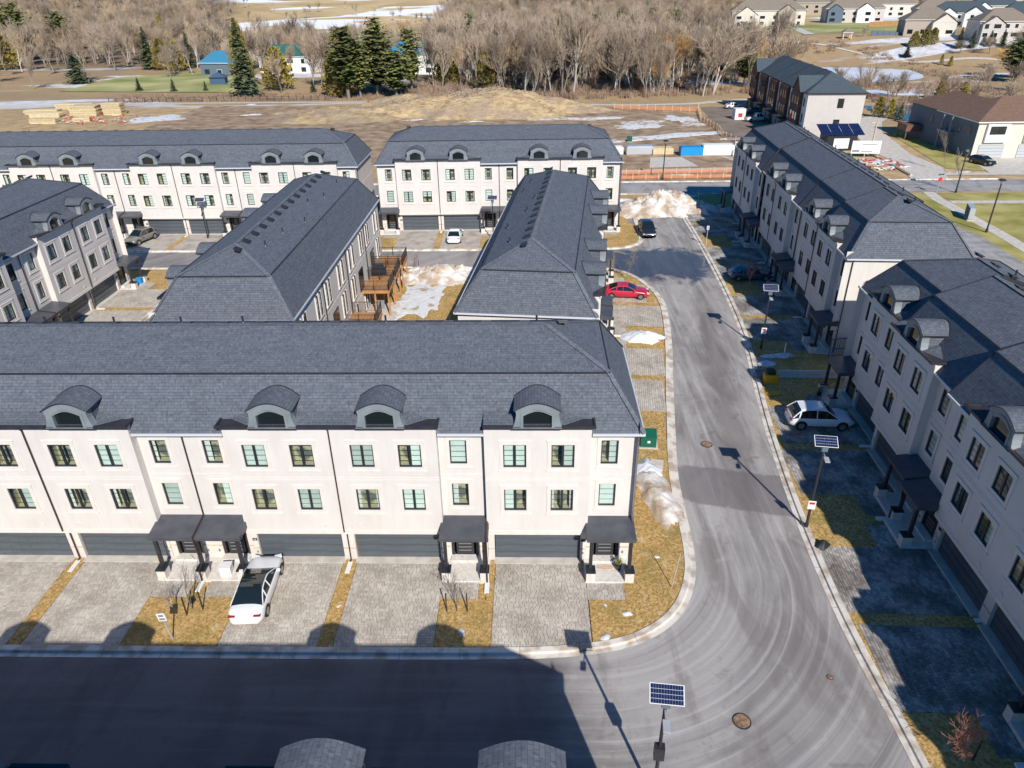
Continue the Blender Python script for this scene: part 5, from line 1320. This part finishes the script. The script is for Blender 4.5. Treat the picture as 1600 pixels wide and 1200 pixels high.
# far woodland that reads as one mass
rg = random.Random(5)
def region(n, x0, x1, y0, y1, f):
    out = []
    while len(out) < n:
        x, y = rg.uniform(x0, x1), rg.uniform(y0, y1)
        if f(x/(y+30), y): out.append((x, y))
    return out
wood_u = lambda u, y: -.04 < u < (.30 if y > 470 else .265) and not (u > .225 and 300 < y < 470)
SRC = []
for k, (_t, _d, b_, h_, a_) in enumerate(TV):
    for tw in ('twigG', 'twigR', 'twigW2'):
        m_ = MB(); m_.v = list(a_.v); m_.f = list(a_.f); m_.m = [0]*len(a_.f); o_ = len(m_.v)
        m_.v += b_.v; m_.f += [tuple(i+o_ for i in f) for f in b_.f]; m_.m += [1]*len(b_.f); m_.uv = [None]*len(m_.f); m_.t = [.5]*len(m_.f)
        SRC.append((bpy.data.objects.new('tree_source', m_.mesh('tree_source', ['barkpale' if k % 2 else 'bark', tw])), h_))
SRCC = bpy.data.collections.new('tree_sources')
for k, (o_, _h) in enumerate(SRC): o_.name = 'tree_source_%02d' % k; SRCC.objects.link(o_)
WOOD = {'right': [], 'left': []}
def wood(pts, seed, hm, side='right'):
    rg = random.Random(seed)
    for (x, y) in pts:
        k = rg.randrange(18); WOOD[side].append((x, y, hgt(x, y)-.1, k, rg.uniform(*hm)/SRC[k][1], rg.uniform(-.05, .05), rg.uniform(-.05, .05), rg.random()*6.28))
def plant(P):
    me = bpy.data.meshes.new('woodland'); me.from_pydata([p[:3] for p in P], [], [])
    for nm, ty, ix in (('tree_kind', 'INT', 3), ('tree_scale', 'FLOAT', 4)):
        a_ = me.attributes.new(nm, ty, 'POINT'); a_.data.foreach_set('value', [p[ix] for p in P])
    rt = me.attributes.new('tree_turn', 'FLOAT_VECTOR', 'POINT'); v_ = []
    for p in P: v_ += list(p[5:8])
    rt.data.foreach_set('vector', v_)
    ng = bpy.data.node_groups.new('woodland', 'GeometryNodeTree')
    ng.interface.new_socket('Geometry', in_out='INPUT', socket_type='NodeSocketGeometry'); ng.interface.new_socket('Geometry', in_out='OUTPUT', socket_type='NodeSocketGeometry')
    gi, go = ng.nodes.new('NodeGroupInput'), ng.nodes.new('NodeGroupOutput')
    ip = ng.nodes.new('GeometryNodeInstanceOnPoints'); ci = ng.nodes.new('GeometryNodeCollectionInfo'); ci.inputs['Collection'].default_value = SRCC
    ci.inputs['Separate Children'].default_value = True; ci.inputs['Reset Children'].default_value = True; ip.inputs['Pick Instance'].default_value = True
    def attr(nm, ty):
        n = ng.nodes.new('GeometryNodeInputNamedAttribute'); n.data_type = ty; n.inputs[0].default_value = nm; return n.outputs[0]
    ng.links.new(gi.outputs[0], ip.inputs['Points']); ng.links.new(ci.outputs[0], ip.inputs['Instance']); ng.links.new(attr('tree_kind', 'INT'), ip.inputs['Instance Index'])
    ng.links.new(attr('tree_turn', 'FLOAT_VECTOR'), ip.inputs['Rotation']); ng.links.new(attr('tree_scale', 'FLOAT'), ip.inputs['Scale']); ng.links.new(ip.outputs[0], go.inputs[0])
    o = ob('woodland', me, kind='stuff'); md = o.modifiers.new('trees', 'NODES'); md.node_group = ng
wood(region(230, -20, 120, 212, 330, lambda u, y: 0 < u < .33 and (y > 225 or u > .06)), 1, (11, 18))
wood(region(620, -40, 330, 285, 640, wood_u), 11, (12, 19))
wood(region(700, -20, 360, 400, 860, wood_u), 2, (12, 19))
wood(region(900, -780, -60, 250, 860, lambda u, y: -.93 < u < -.34 and (y > 330 or u < -.5)), 3, (12, 19), 'left')
wood(region(450, -500, -60, 320, 620, lambda u, y: -.93 < u < -.32), 4, (10, 17), 'left')
wood(region(230, -160, 40, 262, 440, lambda u, y: -.36 < u < .06), 5, (8, 14), 'left')
wood(region(30, -300, 40, 560, 700, lambda u, y: -.36 < u < .0), 8, (6, 10), 'left')
wood(region(90, 220, 760, 700, 1000, lambda u, y: .3 < u < .9), 6, (8, 14))
wood(region(60, 130, 420, 560, 700, lambda u, y: .28 < u < .6), 7, (9, 14))
for P_w in WOOD.values(): plant(P_w)
rg = random.Random(77)
for k in range(26):
    u = rg.uniform(.02, .27) if k < 15 else rg.uniform(-.8, -.36); y = rg.uniform(240, 420) if k < 15 else rg.uniform(300, 480); x = u*(y+30)
    place_con(('pine','spruce','pine','cedar')[k % 4], k % 3, x, y, rg.uniform(12, 20), rg.uniform(8, 12), ('olive green evergreen standing among the bare trees of the wood' if k < 15 else 'evergreen among the bare trees at the far left'), 'evergreens scattered in the woods')
# undergrowth
mb = MB(); rg = random.Random(9)
def clump(x, y, r, h):
    z0 = hgt(x, y)
    for k in range(int(26*r)):
        a = rg.random()*6.28; q = math.sqrt(rg.random())*r; b = Vector((x+math.cos(a)*q, y+math.sin(a)*q, z0)); t = b+Vector((rg.uniform(-.5,.5), rg.uniform(-.5,.5), h*rg.uniform(.5,1.2)))
        s = Vector((rg.uniform(-1,1), rg.uniform(-1,1), 0))*.10; mb.face([b-s, b+s, t]); m_ = b.lerp(t, .5); mb.face([m_, m_+s*.8, m_+Vector((rg.uniform(-.7,.7), rg.uniform(-.7,.7), h*.4))])
for _ in range(520):
    y = 193+rg.random()**2*90; x = -5+rg.random()*112
    if x > 60 and y < 193+(x-60)*.18: continue
    clump(x, y, rg.uniform(.8, 2), rg.uniform(.8, 2.6))
for _ in range(150): clump(rg.uniform(-35, 20), rg.uniform(196, 225), rg.uniform(.7, 1.6), rg.uniform(.5, 1.6))
for _ in range(260): clump(rg.uniform(112, 200), rg.uniform(160, 204), rg.uniform(.7, 1.8), rg.uniform(.5, 1.8))
for _ in range(240):
    a_ = rg.random()*6.28; clump(151+math.cos(a_)*rg.uniform(22, 34), 256+math.sin(a_)*rg.uniform(38, 56), rg.uniform(.7, 2.), rg.uniform(.6, 1.8))
for _ in range(220): clump(rg.uniform(-95, -25), rg.uniform(196, 212), rg.uniform(.6, 1.4), rg.uniform(.4, 1.))
mb.build('undergrowth', 'brush', None, kind='stuff')
MT['straw'] = mat('straw_blades', (.52,.36,.15), .95, tint=.5, spec=.1)
mb = MB(); rg = random.Random(41)
def blades(n, poly, z=.085):
    xs_ = [p[0] for p in poly]; ys_ = [p[1] for p in poly]; k = 0
    while k < n:
        x, y = rg.uniform(min(xs_), max(xs_)), rg.uniform(min(ys_), max(ys_)); c = False
        for a in range(len(poly)):
            (x1, y1), (x2, y2) = poly[a], poly[a-1]
            if (y1 > y) != (y2 > y) and x < (x2-x1)*(y-y1)/(y2-y1)+x1: c = not c
        k += 1
        if not c: continue
        L = rg.uniform(.05, .14); a = rg.random()*6.28; w = rg.uniform(.008, .02)
        mb.face([(x, y, z), (x+math.cos(a+1.5)*w, y+math.sin(a+1.5)*w, z), (x+math.cos(a)*L, y+math.sin(a)*L, z+L*rg.uniform(.2, .9))], tint=rg.random())
blades(17000, [(37.45,-2.6),(37.45,-5.95)] + [(e[0]+.05, e[1]) for e in low] + [(40.02, 12.5),(40.02,-1.36),(39.5,-1.36),(39.5,-2.6)], .095)
for i, u in enumerate(UA):
    o = -16+i*8.; f = (lambda x: o+8-x) if u == 'M' else (lambda x: o+x)
    if i > 0:
        a, b = sorted((f(5.46), f(8.05)))
        if i < 6: blades(2600, [(a,-6.),(b,-6.),(b,-2.58),(a,-2.58)])
        a, b = sorted((f(-.03), f(.42))); blades(1100, [(a,-6.),(b,-6.),(b,.38),(a,.38)])
blades(9000, [(51.5,-12),(51.2,8),(54,24),(56,40),(59,40),(57,24),(55,8),(55,-12)], .062)
mb.build('grass', 'straw', None, kind='stuff')
# young street trees
def young(label, x, y, h, seed, twig='twigG', stakes=2, r=.035, kids=(6,4,3), tw=.009, z=.08, spread=.5, group=None):
    a, b = bare_tree(seed, h, spread, 3, kids, trunkr=r, twig=tw)
    t = thing('young_tree', label, 'tree', (x, y, z)); a.build('trunk', 'bark', t); b.build('crown', twig, t)
    for k in range(stakes):
        s = MB(); sx = -.55 if k else .55; s.box(sx-.03, -.03, 0, sx+.03, .03, 1.3); s.build('stake', 'dark', t)
    return t
young('staked bare sapling in the lawn patch beside the right porch of the front row', 30.5, -3.5, 3.1, 1)
young('staked bare sapling in the lawn patch before the paired porch, right one', 16.3, -3.5, 3.2, 2, stakes=1)
young('thin leaning bare sapling before the paired porch, left one', 15.6, -3.9, 2.6, 3, stakes=1, tw=.006)
young('reddish budding young tree at the bottom right corner', 52.6, -11.6, 3.1, 4, 'twigRed', 1, .04, (9,7,6), .007, spread=.75)
young('tall thin bare tree in the lawn before the wet road junction', 45.2, 45.2, 4.4, 5, stakes=0, tw=.012)
young('small reddish bare tree on the dark car driveway edge', 58.2, 43.2, 3., 6, 'twigRed', 0, .04)
young('bare young tree beside the far street, before the farther right row', 67.6, 78.1, 3.4, 7, stakes=0, tw=.014)
young('bare young tree on the verge before the brown roofed house', 101.6, 83.4, 6.5, 8, stakes=0, tw=.02); young('pale bare tree standing in snow before the brown roofed house', 106.2, 97.2, 7.5, 9, stakes=0, tw=.02)
young('bare orange stemmed sapling at the end of the middle snow heap', 20.8, 49.0, 2.8, 10, 'twigRed', 1)
blob('litter_bag', 16.0, -2.9, .22, .2, .3, 'black', 0, 78, 8, kind='thing', label='small dark bag caught by the saplings of the paired porch', category='bag')

# ------------------------------------------------------------------ fences, netting, lumber
t = thing('field_fence', 'long dark wire fence along the far field edge', 'fence', (-93, 197.6, 0), 0)
f = MB()
for k in range(32): f.box(k*2.2-.06, -.06, 0, k*2.2+.06, .06, 1.35)
f.build('posts', 'dark', t, kind='stuff')
f = MB()
for z in (.35, .75, 1.2): f.tube((0,0,z), (68,-.8,z), .035, n=4)
f.build('rail', 'dark', t)
def netting(label, pts, h=1.1):
    P = resample(pts, 2.2); t = thing('safety_netting', label, 'netting', (P[0].x, P[0].y, 0)); o = P[0]
    posts = MB()
    for p in P:
        q = p-o; posts.box(q.x-.05, q.y-.05, 0, q.x+.05, q.y+.05, h+.25)
    posts.build('stakes', 'lumber', t, kind='stuff')
    n_ = MB()
    for a, b in zip(P, P[1:]):
        a, b = a-o, b-o; d = (b-a)
        sag = rnd.uniform(.0, .25)
        for k in range(7):
            z = .1+k*(h-.1)/7; q = sag*(k/7)
            n_.face([(a.x,a.y,z),(b.x,b.y,z-q*.6),(b.x,b.y,z+.05-q*.6),(a.x,a.y,z+.05)])
        for k in range(12):
            c = a+d*(k/12); e = a+d*(k/12+.028); n_.face([(c.x,c.y,.1),(e.x,e.y,.1),(e.x,e.y,h-sag*.5),(c.x,c.y,h-sag*.5)])
    n_.build('mesh_net', 'orange', t, kind='stuff')
netting('orange safety netting along the far edge of the construction lot', [(57,173.5),(66,170.5),(78,166.5),(79,172)])
netting('orange safety netting running diagonally beside the gravel lot', [(78,166.5),(75.5,151.5),(76.8,140),(76,130.6),(77.5,123.5),(82,121),(84,116)])
netting('low orange safety netting along the verge of the far street', [(49,96.6),(58,97.2),(70,97.6),(78,98.)], .8)
netting('second low orange netting nearer the far street kerb', [(47.5,93.2),(60,93.6),(76,93.8)], .7)
netting('orange netting behind the gap between the two back rows', [(12.6,96),(17,96.4)], .9)
def stack(label, x, y, L, Wd, n, m='lumber', rz=0., h=.3):
    t = thing('lumber_stack', label, 'lumber stack', (x, y, 0), rz)
    for k in range(n):
        q = MB(); q.box(-L/2+rnd.uniform(-.2,.2), -Wd/2, k*h+.02, L/2+rnd.uniform(-.2,.2), Wd/2, k*h+h-.05); q.build('board_bundle', m, t)
for k, (x, y, L, w, n, rz) in enumerate(((-86,172.5,7,4,9,.05),(-94,168,8,3.5,5,.02),(-100,176,9,3,4,.1),(-79,174,5,3,10,0),(-90,160,7,2.4,4,-.05),(-96,185,10,3,5,.04),(-82,163,4,2.4,3,.3))):
    stack('stack of pale lumber on the far left building yard, %s' % ('tall wide one','low long one','grey topped one','tallest near the ice','one nearest the roofs','one farthest back','short crooked one')[k], x, y, L, w, n, rz=rz)
for k, (x, y, w, h, m, lab) in enumerate(((66.2,113,5.6,1.35,'bluep','bright blue wrapped pallet on the construction lot'),(70.6,113,6,1.7,'white','large white wrapped pallet beside the blue one'),(60.2,114.3,4,1.0,'lumber','pale lumber bundle left of the blue pallet'),(55.8,114.5,5.4,1.3,'steel','heap of white wrapped material on the construction lot'),(50.3,114.6,4.4,1.2,'white','white wrapped bundle left of the heap'),(47.2,112.8,5,.9,'lumber','pale lumber bundle close to the back centre row'),(75.4,112.7,4.6,1.0,'white','white tarpaulin mound at the edge of the farther right row'))):
    t = thing('wrapped_pallet', lab, 'pallet', (x, y, 0), .02*k); q = MB(); q.box(-w/2,-1.2,.14,w/2,1.2,h+.2); q.box(-w/2+.2,-1.0,h+.2,w/2-.5,.9,h+.3); q.build('wrap', m, t)
    q = MB(); 
    for j in (-1, 0, 1): q.box(-w/2, j*1.0-.08, 0, w/2, j*1.0+.08, .14)
    q.build('skid', 'lumber', t)
for k, (x, y, rz) in enumerate(((71.6,109.2,-1.0),(72.4,106.8,-.95),(73.6,104.6,-1.1))):
    mb = MB(); mb.box(-1.3,-.15,0,1.3,.15,.16); mb.build('timber_beam', 'steel', None, (x, y, .03+k*.01), rz, label='pale beam lying across the far sidewalk, %s' % ('upper','middle','lower')[k], category='beam', group='beams on the far sidewalk')
rg = random.Random(31); mb = MB()
for k in range(170):
    x, y = (rg.uniform(-92, -68), rg.uniform(156, 172)) if k < 100 else (rg.uniform(90, 101), rg.uniform(98, 107))
    s = rg.uniform(.15, .9); mb.obox((x, y, .1+rg.random()*.3), Vector((math.cos(k), math.sin(k), .1)).normalized(), Vector((-math.sin(k), math.cos(k), 0)), Vector((0,0,1)), s, .12, .06, m=rg.randrange(4))
mb.build('debris', ['lumber', 'white', 'red', 'steel'], None, kind='stuff')

# ------------------------------------------------------------------ far dark townhouses, annex, sign
def rect_roof(mb, x0, x1, y0, y1, z, rise, ov=.4, hip=(True, True), m=0):
    a, b, c, d = x0-ov, x1+ov, y0-ov, y1+ov; half = (d-c)/2; ym = (c+d)/2; xl = a+half if hip[0] else a; xr = b-half if hip[1] else b; zr = z+rise; sl = math.hypot(half, rise)
    mb.face([(a,c,z),(b,c,z),(xr,ym,zr),(xl,ym,zr)], uv=[(a,0),(b,0),(xr,sl),(xl,sl)], m=m); mb.face([(a,d,z),(b,d,z),(xr,ym,zr),(xl,ym,zr)], uv=[(a,0),(b,0),(xr,sl),(xl,sl)], m=m)
    mb.face([(a,c,z),(a,d,z),(xl,ym,zr)], uv=[(c,0),(d,0),(ym,sl)], m=m); mb.face([(b,c,z),(b,d,z),(xr,ym,zr)], uv=[(c,0),(d,0),(ym,sl)], m=m)
    mb.box(a, c, z-.2, b, d, z-.01, m=1)
t = thing('dark_townhouse_row', 'dark slate roofed townhouse row with a cream end wall beside the gravel lot', 'townhouses', (90.3, 124.3, 0), R(86.8))
# local x north along the facade, local y = -depth to the west => front at y=0, body toward -y
mb = MB(); mb.box(0,-11.2,-.3,50,-.0,9.4); mb.build('wall', 'greige', t)
mb = MB(); rect_roof(mb, 0, 50, -11.2, 0, 9.6, 3.4); mb.build('roof', ['shingle_slate', 'dark'], t)
for k in range(1, 5):
    mb = MB(); x = k*10.
    for s in (0, 1):
        p, q = Vector((x, .4 if s else -11.6, 9.62)), Vector((x, -5.6, 13.02)); mb.tube(p, q, .14, n=4)
    mb.build('party_ridge', 'dark', t)
for k in range(5):
    x = k*10.
    mb = MB(); mb.box(x+3.2, 0, 3.0, x+9.6, .7, 9.3); mb.build('bay', 'brownsiding', t)
    mb = MB(); mb.box(x+.3, 0, 3.2, x+2.8, .12, 9.2); mb.build('strip_panel', 'white', t)
    mb = MB(); mb.box(x+.2, 0, 2.6, x+5, 2., 2.85); mb.box(x+.3,1.7,0,x+.5,1.9,2.6); mb.box(x+4.6,1.7,0,x+4.8,1.9,2.6); mb.build('porch', 'dark', t)
    for z in (4.6, 7.6):
        for q in (x+4.1, x+5.9, x+7.8): mb = MB(); mb.box(q-.6, .7, z-.8, q+.6, .74, z+.8); w = mb.build('window', 'frame', t); mb = MB(); mb.box(q-.5,.74,z-.7,q+.5,.76,z+.7); mb.build('pane', 'darkglass', w)
        mb = MB(); mb.box(x+1.2,.12,z-.8,x+2.,.15,z+.8); mb.build('window', 'darkglass', t)
    mb = MB(); mb.box(x+5.4,0,0,x+9.4,.06,2.3); mb.build('garage_door', 'dark', t)
for x in (0.6, 40.):
    mb = MB(); a, b = x+1.2, x+7.2; m_ = (a+b)/2
    mb.face([(a,1.0,9.5),(b,1.0,9.5),(m_,1.0,12.4)], m=1); mb.face([(a,1.2,9.5),(m_,1.2,12.4),(m_,-4.,12.4),(a,-.2,9.5)], uv=[(0,0),(0,4),(5,4),(1,0)]); mb.face([(b,1.2,9.5),(m_,1.2,12.4),(m_,-4.,12.4),(b,-.2,9.5)], uv=[(0,0),(0,4),(5,4),(1,0)])
    mb.build('gable', ['shingle_slate', 'brownsiding'], t)
for y, z in ((-6.6, 7.6), (-6.4, 3.6)): mb = MB(); mb.box(-.05, y-.6, z-.9, 0, y+.6, z+.9); w = mb.build('window', 'frame', t); mb = MB(); mb.box(-.08, y-.5, z-.8, -.05, y+.5, z+.8); mb.build('pane', 'darkglass', w)
t = thing('solar_shed', 'small shed roofed with blue solar panels before the cream end wall', 'shed', (95.2, 117.3, 0), R(2))
mb = MB(); mb.box(-2.9,-1.6,0,2.9,2.2,2.9); mb.build('wall', 'frame', t); mb = MB(); mb.box(-1.6,-1.64,.4,1.4,-1.6,2.3); mb.build('panel', 'white', t)
for k in range(4):
    for j in range(2):
        mb = MB(); ay = Vector((0, .93, .37)); c = Vector((-3.15+k*2.1, -.9+j*2.1*.93, 3.3+j*2.1*.37)); mb.obox(c, Vector((1,0,0)), ay, Vector((0,-.37,.93)), 1.0, 1.0, .03); mb.build('solar_panel', 'solar', t)
t = thing('notice_board', 'large white site notice board beside the solar roofed shed', 'sign', (97.3, 109.3, 0), R(-4))
mb = MB(); mb.box(-2.6,-.05,.7,2.6,.05,3.0); mb.build('board', 'white', t); mb = MB(); mb.box(-2.4,-.07,1.0,-1.1,-.05,1.35); mb.box(-.8,-.07,1.05,1.2,-.05,1.2); mb.box(-.8,-.07,2.3,1.9,-.05,2.42); mb.build('print', 'grey', t)
for s in (-2.4, 0, 2.4): mb = MB(); mb.box(s-.05,.05,0,s+.05,.15,2.9); mb.build('post', 'lumber', t)
mb = MB(); mb.box(-.1,-.1,0,.1,.1,5.2); mb.box(-1.3,-.1,5.0,.3,.1,5.2); mb.build('timber_mast', 'lumber', None, (101.6, 116.5, 0), R(10), label='timber mast with a short arm beside the solar roofed shed', category='mast')
# silt kerb along the curved path
mb = MB(); P = smoothline([(99,94),(99.5,104),(99.6,114),(101.5,120),(104.5,132),(108,140)], 2); 
for a, b in zip(P, P[1:]): mb.tube((a.x,a.y,.15), (b.x,b.y,.15), .22, n=6)
mb.build('straw_sock', 'ledge', None, label='brown erosion sock winding beside the curved path', category='erosion sock')

# ------------------------------------------------------------------ brown roofed house
t = thing('brown_roofed_house', 'house with a brown shingled roof, grey side wall and cream garage front', 'house', (115.9, 107.4, 0), R(.5))
mb = MB(); mb.box(0,0,-.3,24,11,6.3); mb.build('wall', 'cream', t)
mb = MB(); mb.face([(-.02,0,-.3),(-.02,25.5,-.3),(-.02,25.5,6.3),(-.02,0,6.3)]); mb.box(0,11,-.3,11,25.5,6.3); mb.build('side_wall', 'bluesiding', t)
mb = MB(); rect_roof(mb, 0, 24, 0, 14, 6.5, 3.4, .5); mb.build('roof', ['shingle_brown', 'white'], t)
mb = MB(); a=-.5; mb.face([(a,7,6.5),(11.5,7,6.5),(11.5,26,6.5),(a,26,6.5)], m=1); mb.face([(a,6,6.52),(a,26,6.52),(5.5,20.5,9.3),(5.5,7,9.3)], uv=[(0,0),(20,0),(14,6),(1,6)]); mb.face([(11.5,8,6.52),(11.5,26,6.52),(5.5,20.5,9.3),(5.5,7,9.3)], uv=[(0,0),(20,0),(14,6),(1,6)]); mb.face([(a,26,6.52),(11.5,26,6.52),(5.5,20.5,9.3)], uv=[(0,0),(12,0),(6,6)])
mb.build('rear_roof', ['shingle_brown', 'white'], t)
for x in (1.0, 8.2, 14.0):
    mb = MB(); mb.box(x,-.04,.05,x+4.6,0,2.4); g = mb.build('garage_door', 'grey', t)
    for k in range(4): mb = MB(); mb.box(x+.05,-.07,.1+k*.57,x+4.55,-.04,.62+k*.57); mb.build('door_section', 'steel', g)
for x in (2.0, 9.2): 
    mb = MB(); mb.box(x-.5,-.5,2.9,x+3.4,-.02,6.1); mb.build('bay', 'white', t)
    mb = MB(); mb.box(x,-.56,4.3,x+2.8,-.5,5.7); w = mb.build('window', 'frame', t)
    for j in (0, 1): mb = MB(); mb.box(x+.1+j*1.35,-.6,4.4,x+1.3+j*1.35,-.56,5.6); mb.build('pane', 'glass', w)
mb = MB(); mb.box(15,-.06,3.6,18,-.02,5.4); mb.build('window', 'darkglass', t)
for y, z in ((2,4.6),(5.4,4.4),(16,4.5)): mb = MB(); mb.box(-.1,y,z-.7,-.03,y+.9,z+.7); mb.build('window', 'darkglass', t)
mb = MB(); mb.box(-1.2,7.2,3.0,-.05,11.2,3.5); mb.box(-1.1,7.4,0,-.7,7.8,3.0); mb.box(-1.1,10.6,0,-.7,11.,3.0); mb.box(-.9,7.5,3.5,-.6,7.8,6.2); mb.box(-.9,10.6,3.5,-.6,10.9,6.2); mb.build('balcony', 'grey', t)
mb = MB(); mb.box(-3.4,19,1.6,-.1,23,2.9); mb.box(-3.2,19.2,0,-3.,19.4,1.6); mb.box(-3.2,22.6,0,-3.,22.8,1.6); mb.build('rear_deck', 'brownsiding', t)

# ------------------------------------------------------------------ far houses
def house(label, x, y, rz, w, d, h, wallm, roofm, rise=4., gables=(), name='house', group=None, wins=5, base=None):
    z = hgt(x, y) if base is None else base; t = thing(name, label, 'house', (x, y, z), rz, group)
    m = MB(); m.box(-w/2,-d/2,-3,w/2,d/2,h); m.build('wall', wallm, t)
    m = MB(); rect_roof(m, -w/2, w/2, -d/2, d/2, h+.2, rise, .5); m.build('roof', [roofm, 'white'], t)
    for (gx, gw, gd, gh, gm) in gables:
        m = MB(); m.box(gx-gw/2,-d/2-gd,-3,gx+gw/2,-d/2+.02,gh); m.build('wing', gm, t)
        m = MB(); a, b, c = gx-gw/2-.4, gx+gw/2+.4, -d/2-gd-.4; r = gw*.36
        m.face([(a,c,gh),(gx,c,gh+r),(gx,0,gh+r),(a,0,gh)], uv=[(0,0),(0,5),(9,5),(9,0)]); m.face([(b,c,gh),(gx,c,gh+r),(gx,0,gh+r),(b,0,gh)], uv=[(0,0),(0,5),(9,5),(9,0)]); m.face([(a+.4,c+.35,gh-.05),(b-.4,c+.35,gh-.05),(gx,c+.35,gh+r-.2)], m=1)
        m.build('wing_roof', [roofm, gm], t)
    rg = random.Random(int(x)+3)
    st = max(1, int(h/3))
    for s in range(st):
        for k in range(wins):
            wx = -w/2+w*(k+.5)/wins; ww = rg.choice((.6, .9, 1.3)); zc = 1.5+s*3.0; yy = -d/2
            for (gx, gw, gd, gh, gm) in gables:
                if abs(wx-gx) < gw/2+.4: yy = -d/2-gd; wx = min(max(wx, gx-gw/2+1), gx+gw/2-1)
            m = MB(); m.box(wx-ww-.12, yy-.05, zc-.82, wx+ww+.12, yy, zc+.82); q = m.build('window', 'white' if rg.random() < .4 else 'frame', t); m = MB(); m.box(wx-ww, yy-.08, zc-.7, wx+ww, yy-.05, zc+.7); m.build('pane', 'darkglass', q)
    for s in (-1, 1):
        m = MB(); m.box(s*w/2, -1, 3.6, s*(w/2+.06), .6, 5.2); m.build('window', 'darkglass', t)
    return t
FH = 'houses on the rise beyond the pond'
b0 = 0
house('large cream house at the top, a red panel on its lower wall', 163, 410, R(-6), 38, 14, 7.6, 'cream', 'shingle_tan', 5, ((-12,12,3,5.4,'cream'),(9,9,2,7.2,'tanbrick')), group=FH, wins=6)
house('wide white and blue sided house at the top, left of the brown timber fence', 217, 430, R(-8), 31, 13, 7.0, 'greige', 'shingle_tan', 5, ((-11,8,3,6.4,'bluesiding'),(5,9,2.4,6.4,'white')), group=FH, wins=5)
house('tan roofed house with a sunlit cream gable above the pond path', 202, 312, R(-12), 19, 13, 5.8, 'tanbrick', 'shingle_tan', 4.4, ((5,9,2.6,5,'cream'),), group=FH, wins=4)
house('brown roofed grey stone house at the upper right', 220, 290, R(-8), 19, 13, 6, 'greige', 'shingle_tan', 4.4, ((-5,8,2,5.2,'greige'),), group=FH, wins=5)
house('blue roofed house with twin white gables behind the tan roofed one', 246, 372, R(-22), 26, 13, 6, 'white', 'shingle_slate', 5, ((-5,7,3,6,'white'),(6,8,3.4,6,'white')), group=FH, wins=5)
house('blue roofed house with a pointed white gable in the upper right corner', 263, 345, R(-22), 24, 13, 6, 'white', 'shingle_slate', 5, ((7,9,3.4,6,'white'),(-7,7,2.6,5,'cream')), group=FH, wins=5)
house('blue grey house cut off by the right edge', 237, 285, R(-6), 15, 12, 7, 'bluesiding', 'shingle_slate', 4, group=FH, wins=3)
house('tan house on the skyline between the cream one and the white one', 238, 560, R(-14), 26, 14, 7, 'tanbrick', 'shingle_tan', 5, group=FH, wins=4)
house('tan house on the skyline behind the white one', 268, 500, R(-14), 30, 14, 7, 'cream', 'shingle_tan', 5, group=FH, wins=5)
house('grey house on the skyline behind the blue roofed ones', 300, 440, R(-16), 26, 13, 7, 'greige', 'shingle_slate', 5, ((-6,8,2,6,'white'),), group=FH, wins=4)
house('cream house at the very top right of the picture', 345, 460, R(-18), 28, 14, 7.5, 'cream', 'shingle_tan', 5, group=FH, wins=4)
house('small tan house peeking between the white one and the blue roofs', 262, 430, R(-12), 20, 12, 6.5, 'tanbrick', 'shingle_tan', 4.5, group=FH, wins=4)
t = thing('timber_fence', 'orange brown timber fence below the white house', 'fence', (206, 378, hgt(206, 378)), R(24))
for k in range(24): mb = MB(); mb.box(k*1.5,-.08,0,k*1.5+1.42,.08,2.2); mb.build('fence_panel', 'wood', t)
t = thing('wall_fence', 'dark wall stepping down beside the pond path houses', 'wall', (180, 312, hgt(180,312)), R(-8))
for k in range(5): mb = MB(); mb.box(k*2.4,-.2,-1,k*2.4+2.3,.2,2.-.2*k); mb.build('wall_panel', 'bluesiding', t)
t = thing('garden_pavilion', 'small pale pavilion with a pointed roof above the pond', 'pavilion', (168.5, 309, hgt(168.5,309)), R(-10))
for sx in (-1.6,1.6):
    for sy in (-1.6,1.6): mb = MB(); mb.box(sx-.15,sy-.15,-.2,sx+.15,sy+.15,2.2); mb.build('post', 'cream', t)
mb = MB(); rect_roof(mb,-1.7,1.7,-1.7,1.7,2.4,1.7); mb.build('roof', ['shingle_tan','white'], t)
# farm houses on the left
house('small house with a blue metal roof among the trees behind the biggest spruce', -86, 275, R(-10), 16, 9, 4.5, 'bluesiding', 'bluemetal', 4, wins=3)
house('white house with a green roof behind the round topped cedar', -62, 282, R(-12), 22, 10, 6, 'white', 'greenroof', 4, ((-5,6,2,5.4,'white'),), wins=4)
house('white house with a bright blue roof behind the pines', -4, 272, R(-4), 34, 11, 7, 'white', 'bluemetal', 4, ((6,8,2,6,'white'),), wins=7)
t = thing('garden_shelter', 'small blue canvas shelter on the green lawn', 'shelter', (-76.8, 243.5, 0), R(10))
mb = MB(); mb.box(-2.6,-2.6,0,2.6,2.6,2.3); mb.build('wall', 'blueshed', t); mb = MB(); rect_roof(mb,-2.6,2.6,-2.6,2.6,2.4,1.5,.3); mb.build('roof', ['blueshed','dark'], t)
